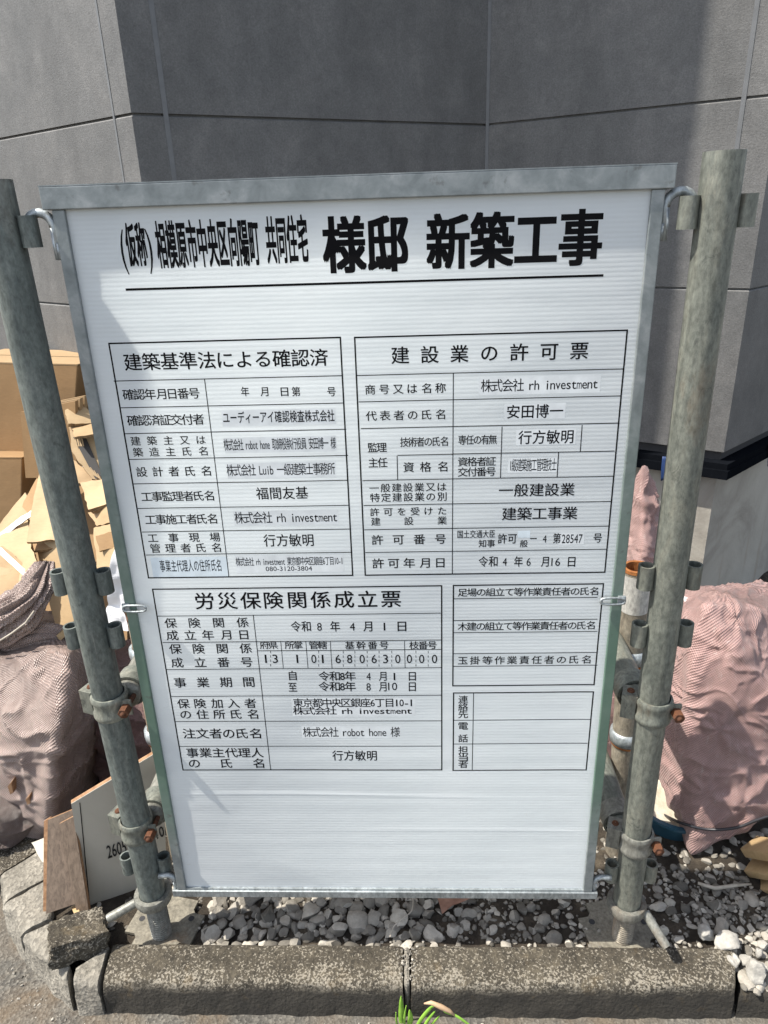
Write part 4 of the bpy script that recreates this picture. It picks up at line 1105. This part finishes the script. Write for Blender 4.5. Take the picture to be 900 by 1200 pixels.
sheet('wood_offcut', 'pale wood strip sticking out above the brown sack beside the left post', [(66, 745), (92, 724), (95, 727), (70, 752)], [.40, .42, .42], M['lumber'], .012, cat='wood offcut', seed=15)

# ------------------------------------------------------------------ woven sacks
def catmull(P, t):
    n = len(P)-1; x = t*n; i = min(int(x), n-1); f = x-i
    p0, p1, p2, p3 = P[max(i-1, 0)], P[i], P[i+1], P[min(i+2, n)]
    return .5*((2*p1)+(p2-p0)*f+(2*p0-5*p1+4*p2-p3)*f*f+(3*p1-p0-3*p2+p3)*f**3)
def sack_points(RG, nu, nv, seed, sq, fold, lump, pleat, poke, off=0.0):
    vs = []
    for j in range(nv+1):
        t = j/nv; r = catmull(RG, t)
        for i in range(nu):
            a = 2*math.pi*i/nu; ca, sa = math.cos(a), math.sin(a)
            k = (abs(ca)**sq+abs(sa)**sq)**(-1/sq)
            x, y = r[3]*k*ca, r[4]*k*sa
            z = r[5]*x+r[6]*y
            p = Vector((r[0]+x, r[1]+y, r[2]+z)); nr = Vector((ca/r[3], sa/r[4], 0)).normalized()
            q = p*1.0+Vector((seed*3.1, seed*1.7, 0))
            d = off + lump*noise.fractal(q*5, 1, 2, 2)
            if fold:
                wv = noise.noise_vector(q*4)*.22
                e1 = 1-abs(noise.noise(Vector(((q.x+q.z*.7)*14, (q.y)*9, (q.z-q.x*.5)*4))+wv*4))*2
                e2 = 1-abs(noise.noise(Vector(((q.x-q.z*.6)*9, q.y*12, (q.z+q.x*.5)*16))+wv*5))*2
                d += fold*(max(0, e1)**3*.9 + max(0, e2)**3*.8 - .5)
            d += pleat[0]*max(0, (t-pleat[1])/(1-pleat[1]+1e-6))*math.sin(a*11+4*noise.noise(q*6)) if pleat[0] else 0
            for (px, py, pz, rad, am) in poke:
                dd = (p-Vector((px, py, pz))).length
                d += am*max(0, 1-dd/rad)**1.6
            p = p + nr*d + Vector((0, 0, d*.25))
            p.z = max(p.z, .057)
            vs.append(p)
    fs = [(j*nu+i, j*nu+(i+1) % nu, (j+1)*nu+(i+1) % nu, (j+1)*nu+i) for j in range(nv) for i in range(nu)]
    fs.append(tuple(nv*nu+i for i in range(nu))); fs.append(tuple(range(nu))[::-1])
    return vs, fs
def sack(name, label, rings, m, seed=0, nu=84, nv=66, sq=2.6, fold=.004, lump=.02, pleat=(0, 0), group=None, poke=(), cat='sack', grow=0, parent=None):
    """rings: (cx, cy, cz, rx, ry, tiltx, tilty) from the ground up: the rubble inside.
    """
    RG = [np.array(r, float) for r in rings]
    rest, fs = sack_points(RG, nu, nv, seed, sq, fold, lump, pleat, poke, .006)
    co = np.array([v[:] for v in rest])
    co[:, 2] = np.maximum(co[:, 2], .05)
    o = MB().add(co.tolist(), fs).build(name, m, parent, smooth=True)
    uvl = o.data.uv_layers.new(name='UVMap')
    rc = np.array([v[:] for v in rest]).reshape(nv+1, nu, 3)
    dvl = np.concatenate([[0], np.cumsum(np.linalg.norm(rc[1:]-rc[:-1], axis=2).mean(1))])
    perim = np.linalg.norm(np.roll(rc, -1, 1)-rc, axis=2).sum(1).max()
    for poly in o.data.polygons:
        ids = [o.data.loops[l].vertex_index for l in poly.loop_indices]
        wrap = any(k % nu == nu-1 for k in ids)
        for l, k in zip(poly.loop_indices, ids):
            i, j = k % nu, k//nu
            if wrap and i == 0 and len(ids) == 4: i = nu
            uvl.data[l].uv = (i/nu*perim, dvl[j])
        return tag(o, label, cat, group) if label else o
GS = 'woven plastic rubble sacks'
def hull_sack(name, label, pts, m, seed=0, p=16, nu=240, nv=190, stars=(), amp=.0085, creases=(), centre=None, group=None, parent=None, droop=.0):
    """sack stretched over angular rubble: rounded convex hull of pts, with tension folds that run out of the star points"""
    pts = [Vector(q) for q in pts]
    bm = bmesh.new()
    for q in pts: bm.verts.new(q)
    bmesh.ops.convex_hull(bm, input=bm.verts[:]); bmesh.ops.recalc_face_normals(bm, faces=bm.faces[:])
    used = [v.co.copy() for v in bm.verts if v.link_faces]
    c = Vector(centre) if centre else sum(used, Vector())/len(used)
    pl = np.array([[*f.normal, (f.calc_center_median()-c).dot(f.normal)] for f in bm.faces if f.calc_area() > 1e-7]); bm.free()
    pl[pl[:, 3] < 0] *= -1; pl[:, 3] = np.maximum(pl[:, 3], .01)
    th = np.linspace(0, 2*math.pi, nu, endpoint=False); ph = np.linspace(-math.pi/2*.985, math.pi/2*.985, nv+1)
    D = np.stack([np.cos(ph)[:, None]*np.cos(th)[None], np.cos(ph)[:, None]*np.sin(th)[None], np.repeat(np.sin(ph)[:, None], nu, 1)], -1)
    g = np.maximum(D.reshape(-1, 3) @ pl[:, :3].T, 1e-6)/pl[:, 3]
    # faces of the hull are shared by many triangles: near-equal planes must not add up
    order = np.sort(g, 1)[:, ::-1][:, :4]
    r = (order**p).sum(1)**(-1/p)
    P = D.reshape(-1, 3)*r[:, None]*1.03 + np.array(c)
    N_ = D.reshape(nv+1, nu, 3); G = P.reshape(nv+1, nu, 3)
    dt = np.roll(G, -1, 1)-np.roll(G, 1, 1); dp = np.gradient(G, axis=0); nrm = np.cross(dt, dp); nrm /= np.linalg.norm(nrm, axis=2, keepdims=True)+1e-9
    Pf, Nf = P, nrm.reshape(-1, 3)
    ST = [np.array(q) for q in stars]; CR = [(Vector(a), Vector(b), h_, w_) for a, b, h_, w_ in creases]
    out = []
    for i in range(len(Pf)):
        q = Vector(Pf[i]); s_ = q+Vector((seed*3.1, seed*1.7, 0))
        d = .006*noise.fractal(s_*5.5, 1, 2, 2)
        wv = noise.noise_vector(s_*5)*.5
        e1 = 1-abs(noise.noise(Vector((s_.x*10+s_.z*9, s_.y*9, s_.z*5-s_.x*4))+wv*1.8))*2.4
        e2 = 1-abs(noise.noise(Vector((s_.x*13-s_.z*9, s_.y*13, s_.z*13+s_.x*8))+wv*2.5))*2.6
        msk = max(0, .5+noise.noise(s_*4.2+Vector((9, 0, 0)))*1.5)
        d += amp*(max(0, e1)**4*1.0*msk + max(0, e2)**4*.5)
        e3 = 1-abs(noise.noise(Vector((s_.x*34+s_.z*20, s_.y*30, s_.z*26-s_.x*14))+wv*3))*3
        d += amp*.24*max(0, e3)**3*max(0, .4+noise.noise(s_*7+Vector((0, 4, 0)))*1.6)
        d += amp*.10*noise.fractal(s_*70, 1, 2, 3)
        for (A_, B_, hgt, wid) in CR:
            ab = B_-A_; tt = min(1, max(0, (q-A_).dot(ab)/ab.length_squared)); l = (q-A_-ab*tt).length + .012*noise.noise(s_*14)
            if l < wid: d += hgt*(1-max(0, l)/wid)**1.3*(.4+.6*math.sin(math.pi*min(1, max(0, tt))))
        for k, (sx_, sy_, sz_) in enumerate(ST):
            v = q-Vector((sx_, sy_, sz_)); l = v.length
            if l < .16:
                ang = math.atan2(v.z, v.x)
                d += .010*max(0, 1-l/.035)**1.5 + .0048*math.sin(ang*6+k*2+3*noise.noise(s_*9))*math.exp(-l/.07)*min(1, l/.025)
        out.append(Pf[i]+Nf[i]*d)
    out = np.array(out); out[:, 2] = np.maximum(out[:, 2], .052)
    fs = [(j*nu+i, j*nu+(i+1) % nu, (j+1)*nu+(i+1) % nu, (j+1)*nu+i) for j in range(nv) for i in range(nu)]
    fs.append(tuple(nv*nu+i for i in range(nu))); fs.append(tuple(range(nu))[::-1])
    o = MB().add(out.tolist(), fs).build(name, m, parent, smooth=True)
    uvl = o.data.uv_layers.new(name='UVMap')
    # weave runs along the faces: unwrapped along the ring of greatest girth
    G2 = np.roll(G, -nu//4, 1)                                # seam of the unwrapping at the back (+y)
    U = np.concatenate([np.zeros((nv+1, 1)), np.cumsum(np.linalg.norm(np.roll(G2, -1, 1)-G2, axis=2), 1)], 1); U -= U[:, nu//2:nu//2+1]
    V_ = np.concatenate([np.zeros((1, nu)), np.cumsum(np.linalg.norm(G2[1:]-G2[:-1], axis=2), 0)], 0); V_ -= V_[nv//2:nv//2+1]; V_ = np.concatenate([V_, V_[:, :1]], 1)
    for poly in o.data.polygons:
        ids = [o.data.loops[l].vertex_index for l in poly.loop_indices]
        wrap = any(k % nu == nu-1 for k in ids)
        for l, k in zip(poly.loop_indices, ids):
            i, j = (k % nu - nu//4) % nu, k//nu
            if i == 0 and len(ids) == 4 and any((q % nu - nu//4) % nu == nu-1 for q in ids): i = nu
            uvl.data[l].uv = (U[j, i], V_[j, i])
    return tag(o, label, 'sack', group) if label else o
def twist(name, path, radii, m, parent=None, pleats=9, amp=.30, turn=2.5, seed=0, nu=120, nv=110):
    """bundle of gathered cloth along a path, pleats running lengthwise"""
    path = [np.array(q) for q in path]; vs = []; up = Vector((0, -1, .3))
    for j in range(nv+1):
        t = j/nv; q = Vector(catmull(path, t)); q2 = Vector(catmull(path, min(1, t+.02))); q1 = Vector(catmull(path, max(0, t-.02)))
        tg = (q2-q1).normalized(); a = tg.cross(up).normalized(); b = a.cross(tg)
        rr = float(np.interp(t, np.linspace(0, 1, len(radii)), radii))
        for i in range(nu):
            an = 2*math.pi*i/nu
            wob = noise.noise(Vector((math.cos(an)*1.5, math.sin(an)*1.5, t*3+seed)))
            aa = an+turn*t
            n1 = noise.noise(Vector((math.cos(aa)*pleats*.36+seed, math.sin(aa)*pleats*.36, t*1.6))); n2 = noise.noise(Vector((math.cos(aa)*pleats*.9, math.sin(aa)*pleats*.9+seed, t*2.5)))
            f = 1 - amp*(1.25*max(0, 1-abs(n1)*3.2)**1.4 + .5*max(0, 1-abs(n2)*3)**1.5) + .22*wob
            p = q + (a*math.cos(an)+b*math.sin(an)*.7)*rr*f
            p += noise.noise_vector(p*22+Vector((seed, 0, 0)))*.008
            vs.append(p)
    fs = [(j*nu+i, j*nu+(i+1) % nu, (j+1)*nu+(i+1) % nu, (j+1)*nu+i) for j in range(nv) for i in range(nu)]
    fs.append(tuple(nv*nu+i for i in range(nu))); fs.append(tuple(range(nu))[::-1])
    o = MB().add(vs, fs).build(name, m, parent, smooth=True)
    uvl = o.data.uv_layers.new(name='UVMap'); Lp = sum(float(np.linalg.norm(path[k+1]-path[k])) for k in range(len(path)-1)); W_ = 2*math.pi*max(radii)
    for poly in o.data.polygons:
        ids = [o.data.loops[l].vertex_index for l in poly.loop_indices]; wrap = any(k % nu == nu-1 for k in ids)
        for l, k in zip(poly.loop_indices, ids):
            i, j = k % nu, k//nu
            if wrap and i == 0 and len(ids) == 4: i = nu
            uvl.data[l].uv = (i/nu*W_, j/nv*Lp)
    return o
def CRS(*q): return [(at(*a), at(*b), h_, w_) for a, b, h_, w_ in q]
def AT(*q): return [at(u, v, y) for u, v, y in q]
st_l = AT((60, 880, .215), (84, 930, .24), (40, 800, .25), (28, 942, .2))
sk = hull_sack('rubble_sack', 'full brown woven sack with a knotted mouth, at the left edge', AT((78, 770, .32), (70, 850, .225), (58, 962, .205), (114, 776, .44), (121, 840, .44), (104, 915, .40), (88, 955, .32), (60, 752, .52), (0, 750, .50), (-90, 790, .36), (-110, 930, .30), (-40, 1003, .26), (28, 1000, .235), (0, 860, .245), (-60, 860, .27)) +
     [(-.95, .62, .06), (-.74, .60, .08), (-.93, .62, .44), (-.76, .60, .40), (-1.18, .56, .35), (-1.15, .5, .06)], M['sack_l'], 3, stars=st_l, group=GS, amp=.010, p=45, creases=CRS(((78, 770, .32), (63, 880, .215), .012, .04), ((63, 880, .215), (57, 962, .20), .010, .035), ((64, 880, .215), (112, 846, .40), .010, .03), ((30, 800, .27), (8, 905, .24), .010, .035), ((100, 790, .38), (84, 925, .27), -.008, .025), ((-10, 800, .30), (-20, 940, .26), .010, .035), ((84, 928, .26), (30, 942, .20), .010, .03), ((20, 850, .25), (48, 905, .22), -.007, .022), ((40, 780, .33), (24, 840, .25), -.007, .022)))
twist('mouth', AT((-50, 752, .43), (-5, 738, .40), (28, 712, .40), (44, 686, .43), (52, 660, .47)), [.05, .055, .055, .045, .022], M['sack_l'], sk, 7, .42, 1.2, 4)
twist('mouth_hem', AT((-30, 762, .40), (20, 752, .40), (60, 742, .41), (96, 756, .43), (118, 776, .45)), [.02, .026, .024, .022, .008], M['sack_l'], sk, 3, .30, .8, 9, 70, 90)
MB().tube(AT((-10, 757, .345), (14, 742, .345), (30, 730, .35), (40, 716, .37)), .0022, 8).build('tie_string', M['twig'], sk, smooth=True)
sack('rubble_sack', 'sagging brown sack lying low at the left edge, over the kerb', [(-1.02, .28, .05, .16, .10, 0, 0), (-1.0, .27, .09, .19, .11, 0, 0), (-.985, .28, .16, .18, .11, 0, 0), (-.98, .29, .22, .12, .07, 0, 0)], M['sack_l'], 17, nu=110, nv=70, group=GS, grow=0, fold=.016)
sack('rubble_sack', 'dusky pink sack behind the left post, partly hidden by the board', [(-.58, .52, .03, .17, .13, 0, 0), (-.58, .52, .12, .19, .15, 0, 0), (-.58, .52, .26, .18, .14, 0, 0), (-.58, .53, .34, .12, .09, 0, 0), (-.58, .54, .37, .05, .03, 0, 0)], M['sack_d'], 23, nu=110, nv=80, group=GS, grow=0, fold=.018)
st_r = AT((806, 826, .28), (838, 846, .26), (866, 935, .22), (822, 916, .24), (793, 934, .26), (838, 745, .34), (850, 712, .38))
hull_sack('rubble_sack', 'large full pink woven sack at the right edge, right of the scaffold post', AT((784, 730, .42), (845, 700, .43), (826, 712, .355), (960, 738, .46), (814, 800, .285), (862, 765, .275), (905, 820, .255), (768, 893, .33), (777, 800, .38), (798, 942, .25), (811, 1000, .185), (852, 982, .19), (905, 950, .21), (970, 900, .24), (880, 715, .36)) +
     [(1.0, .66, .45), (.76, .66, .45), (.76, .60, .08), (.98, .60, .08)], M['sack_r'], 31, stars=st_r, group=GS, amp=.0095, p=50, creases=CRS(((826, 712, .355), (812, 800, .285), .012, .035), ((812, 800, .285), (799, 940, .25), .008, .03), ((806, 826, .285), (900, 872, .25), .010, .025), ((793, 934, .26), (890, 962, .205), .010, .022), ((792, 775, .37), (860, 842, .27), -.009, .02), ((838, 745, .33), (905, 770, .27), .012, .03), ((850, 790, .275), (880, 890, .245), .007, .03), ((822, 916, .255), (866, 935, .235), -.008, .018), ((838, 746, .33), (822, 800, .285), -.008, .018), ((777, 860, .35), (820, 900, .27), .008, .022)))
hull_sack('rubble_sack', 'tall narrow pink sack standing between the board and the right post, at the back', AT((751, 544, .80), (760, 547, .80), (771, 588, .80), (778, 650, .78), (730, 600, .82), (724, 690, .76), (792, 720, .72), (755, 640, .70), (750, 700, .66)) +
     [(.56, .70, .06), (.80, .70, .06), (.58, .95, .06), (.78, .95, .06), (.62, .95, .4), (.72, .95, .4)], M['sack_r'], 37, nu=110, nv=120, group=GS, amp=.015, p=40, stars=AT((760, 600, .76), (756, 640, .72)), creases=CRS(((753, 550, .79), (764, 620, .76), .010, .02), ((764, 620, .76), (752, 700, .68), .010, .025), ((742, 600, .79), (772, 590, .78), -.010, .02)))
sack('rubble_sack', 'low dark pink sack behind the right post, between the tall and the large sack', [(.62, .50, .03, .12, .10, 0, 0), (.62, .50, .14, .13, .11, 0, 0), (.62, .50, .28, .12, .10, 0, 0), (.62, .51, .38, .08, .06, 0, 0), (.62, .52, .42, .03, .02, 0, 0)], M['sack_d'], 43, nu=100, nv=70, group=GS, grow=0, fold=.016)

# ------------------------------------------------------------------ flooring offcuts
def board(name, label, px, deps, m, edge_m, th=.012, seed=0, cat='floor board', group='flooring offcuts at the kerb', groove=None):
    P, n = plane_from(px, deps)
    t = thing(name, label, cat, P[-1], group=group); T0 = Vector(t.location)
    q = [p-T0 for p in P]; k = len(q)
    b2 = [p-n*.0015 for p in q]; b3 = [p-n*th for p in q]
    MB().add(q+b2, [tuple(range(k))]+[(i, (i+1) % k, k+(i+1) % k, k+i) for i in range(k)]).build('face', m, t)
    e = [p+(p-sum(q, Vector())/k).normalized()*.0004 for p in b2]; e3 = [p+(p-sum(q, Vector())/k).normalized()*.0004 for p in b3]
    MB().add(e+e3, [tuple(range(k)), tuple(range(k, 2*k))[::-1]]+[(i, (i+1) % k, k+(i+1) % k, k+i) for i in range(k)]).build('core', edge_m, t)
    return t, P, n, T0
board('flooring_plank', 'dark oak pattern floor board leaning leftmost of the stack', [(56, 961), (85, 949), (92, 1058), (54, 1071)], [.10, .11, .03], M['floor_wood'], M['mdf'], .009)
board('flooring_plank', 'thin floor board seen edge-on at the left side of the stack', [(51.5, 962.5), (59, 958), (58, 1066), (50.5, 1071)], [.108, .112, .035], M['mdf'], M['mdf'], .009)
board('flooring_plank', 'oak pattern floor board tilted against the leftmost one', [(69, 966), (86, 957), (104, 1068), (90, 1070)], [.085, .09, .02], M['floor_wood'], M['mdf'], .009)
t, P, n, T0 = board('flooring_plank', 'large pale floor board stamped with a number, leaning behind the left post', [(83.5, 942), (190, 878), (196, 1035), (125, 1078), (103, 1070)], [.085, .17, .13], M['floor_pale'], M['mdf'], .011)
def on(u, v, off=.0015):
    d = ray(u, v); return CAM + d*((P[0]-CAM).dot(n)/d.dot(n)) + n*off - T0
g_ = MB().add([on(93, 940), on(94, 940), on(106.5, 1068), on(105.2, 1068)], [(0, 1, 2, 3)]).build('groove', M['ink'], t)
def stamp(s, p0, p1, hpx, parent):
    mb = MB(); v, f = glyphs(s, .01); a, b = v[:, 0].min(), v[:, 0].max(); z0, z1 = v[:, 1].min(), v[:, 1].max()
    vs = []
    for q in v:
        tt = (q[0]-a)/(b-a); h = (q[1]-z0)/(z1-z0)
        vs.append(on(p0[0]+(p1[0]-p0[0])*tt - 1.5*(1-h)*0 + 2*h*-1.2, p0[1]+(p1[1]-p0[1])*tt - h*hpx, .0016))
    mb.add(vs, f); return mb.build('number_stamp', M['ink_grey'], parent)
stamp('26051', (126.5, 1006), (153, 997), 15, t); stamp('10', (184, 983), (193, 979), 12, t)
sheet('wood_sliver', 'pale wood sliver wedged under the floor boards', [(83, 1062), (91, 1060), (94, 1073), (88, 1074)], [.035, .035, .0], M['lumber'], .004, cat='wood offcut', seed=16)
sheet('grey_sheet', 'small grey sheet leaning behind the leftmost floor board', [(35, 988), (55, 980), (58, 1014), (50, 1010)], [.15, .14, .10], M['floor_pale'], .005, cat='board offcut', seed=17)
for px, deps, lab in (([(9, 922), (13, 917), (15.5, 929), (12, 931)], [.205, .205, .205], 'left splinter'), ([(30, 937), (34, 933), (36, 941), (32, 943)], [.2, .2, .2], 'right splinter')):
    sheet('wood_splinter', 'orange wood splinter poking through the brown sack, %s of the two' % lab, px, deps, M['mdf'], .03, cat='wood offcut', bend=.001)

# ------------------------------------------------------------------ right side: tub, cable, timber
t = thing('mortar_tub', 'round dark blue plastic tub with dried mortar, behind the right post', 'tub', (.645, .325, .060), (R(5), R(6), 0))
MB().lathe([(.001, 0), (.095, 0), (.112, .05), (.118, .052), (.118, .059), (.108, .059), (.09, .012), (.001, .012)], 56).build('shell', M['tub_blue'], t, auto=40)
mb = MB(); mb.lathe([(.001, .026), (.04, .030), (.08, .038), (.103, .050)], 56); mb.build('mortar', M['tub_in'], t, smooth=True)
c0 = [at(778, 955, .27), at(800, 965, .205), at(830, 972, .185), at(862, 970, .17), at(890, 960, .16), at(930, 948, .14)]
c1 = [catmull([np.array(p) for p in c0], k/40) for k in range(41)]
o = MB().tube([Vector(p) for p in c1], .0032, 8).build('cable', M['cable'], smooth=True); tag(o, 'thin black cable strung across the bottom of the large pink sack', 'cable')
def timber(label, a, b, w, h, twist=0):
    a, b = Vector(a), Vector(b); d = b-a; q = d.to_track_quat('X', 'Z'); Mx = Matrix.Translation(a) @ q.to_matrix().to_4x4() @ Matrix.Rotation(twist, 4, 'X')
    o = MB().box(0, d.length, -w/2, w/2, -h/2, h/2, Mx, bev=.0022).build('timber', M['lumber'], auto=40)
    return tag(o, label, 'timber', 'timber offcuts at the right edge')
timber('topmost pale timber offcut of the stack at the right edge', at(880, 992, .16), at(960, 1005, .02), .050, .020, R(18))
timber('pale timber offcut second from the top at the right edge', at(880, 1016, .15), at(960, 1028, .03), .040, .018, R(24))
timber('timber offcut third from the top at the right edge', at(890, 1036, .13), at(960, 1045, .04), .040, .016, R(20))
timber('wide timber offcut half hidden under the topmost one at the right edge', at(884, 1004, .20), at(960, 1012, .09), .06, .018, R(10))
timber('thin timber offcut lowest in the stack at the right edge', at(895, 1055, .10), at(960, 1062, .05), .020, .012, R(10))
tw = [atz(818, 1035, .075), atz(838, 1041, .073), atz(858, 1038, .075), atz(880, 1036, .072)]
o = MB().tube(tw, [.003, .004, .0035, .002], 8).build('twig', M['twig'], smooth=True); tag(o, 'dry grey stick on the shaded gravel below the pink sack', 'stick')
w_ = [atz(457, 1098, .08), atz(462, 1085, .085), atz(472, 1076, .09), atz(482, 1068, .088), atz(484, 1055, .085), atz(480, 1050, .08)]
w_ = [Vector(catmull([np.array(p) for p in w_], k/30)) for k in range(31)]
o = MB().tube(w_, .0012, 6).build('wire', M['twig'], smooth=True); tag(o, 'thin bent pale wire on the gravel below the board', 'wire')
ob, P_, n_ = sheet('dry_leaf', 'crumpled brown leaf on the gravel just under the bottom rail', [(512, 1050), (546, 1050), (552, 1055), (530, 1062), (518, 1072)], [.06, .06, .05], M['dryleaf'], .001, cat='leaf', bend=.02, seed=19)

# ------------------------------------------------------------------ weed at the kerb
t = thing('weed', 'green weed with blade leaves and a drooping bud at the kerb joint', 'weed', tuple(atz(478, 1200, 0)))
T0 = Vector(t.location)
def blade(pts, w, m, name, thick=0):
    pts = [Vector(p)-T0 for p in pts]; n = 16; vs = []
    for j in range(n+1):
        s = j/n; p = Vector(catmull([np.array(q) for q in pts], s)); ww = w*(math.sin(math.pi*min(1, s*.92+.08)))**.7
        for k in (-1, -.5, 0, .5, 1): vs.append(p+rgt*k*ww/2 + Vector((0, abs(k)*.0-.002*(1-abs(k)), 0)) + Vector((0, 0, -.0015*(1-abs(k)))))
    fs = [(j*5+i, j*5+i+1, (j+1)*5+i+1, (j+1)*5+i) for j in range(n) for i in range(4)]
    o = MB().add(vs, fs).build(name, m, t, smooth=True); so = o.modifiers.new('s', 'SOLIDIFY'); so.thickness = .0008
    return o
Y = -.128
blade([at(471, 1206, Y), at(470.5, 1190, Y+.003), at(470, 1167, Y+.005)], .011, M['leaf'], 'leaf')
blade([at(478, 1206, Y-.004), at(481, 1195, Y-.004), at(480, 1183, Y-.002)], .010, M['leaf'], 'leaf')
blade([at(485, 1210, Y-.008), at(494, 1194, Y-.008), at(506, 1180, Y-.006), at(516, 1176, Y-.006)], .009, M['leaf'], 'leaf')
blade([at(494, 1212, Y-.012), at(500, 1198, Y-.012), at(510, 1184, Y-.010)], .007, M['leaf'], 'leaf')
blade([at(520, 1184, Y-.012), at(534, 1190, Y-.018), at(552, 1202, Y-.024)], .008, M['leaf'], 'leaf')
for k, (u_, v_, u2, v2) in enumerate(((467, 1206, 464, 1186), (474, 1208, 476, 1178), (498, 1212, 515, 1190))):
    blade([at(u_, v_, Y-.004), at((u_+u2)/2-1, (v_+v2)/2, Y-.006), at(u2, v2, Y-.008)], .0035+.0008*(k % 3), M['leaf'], 'leaf')
bp = [at(497, 1176, Y-.010), at(505, 1175, Y-.012), at(517, 1180, Y-.014), at(527, 1185, Y-.016), at(534, 1191, Y-.018)]
MB().tube([p-T0 for p in bp], [.0012, .0035, .0045, .0035, .0012], 10).build('bud', M['bud'], t, smooth=True)
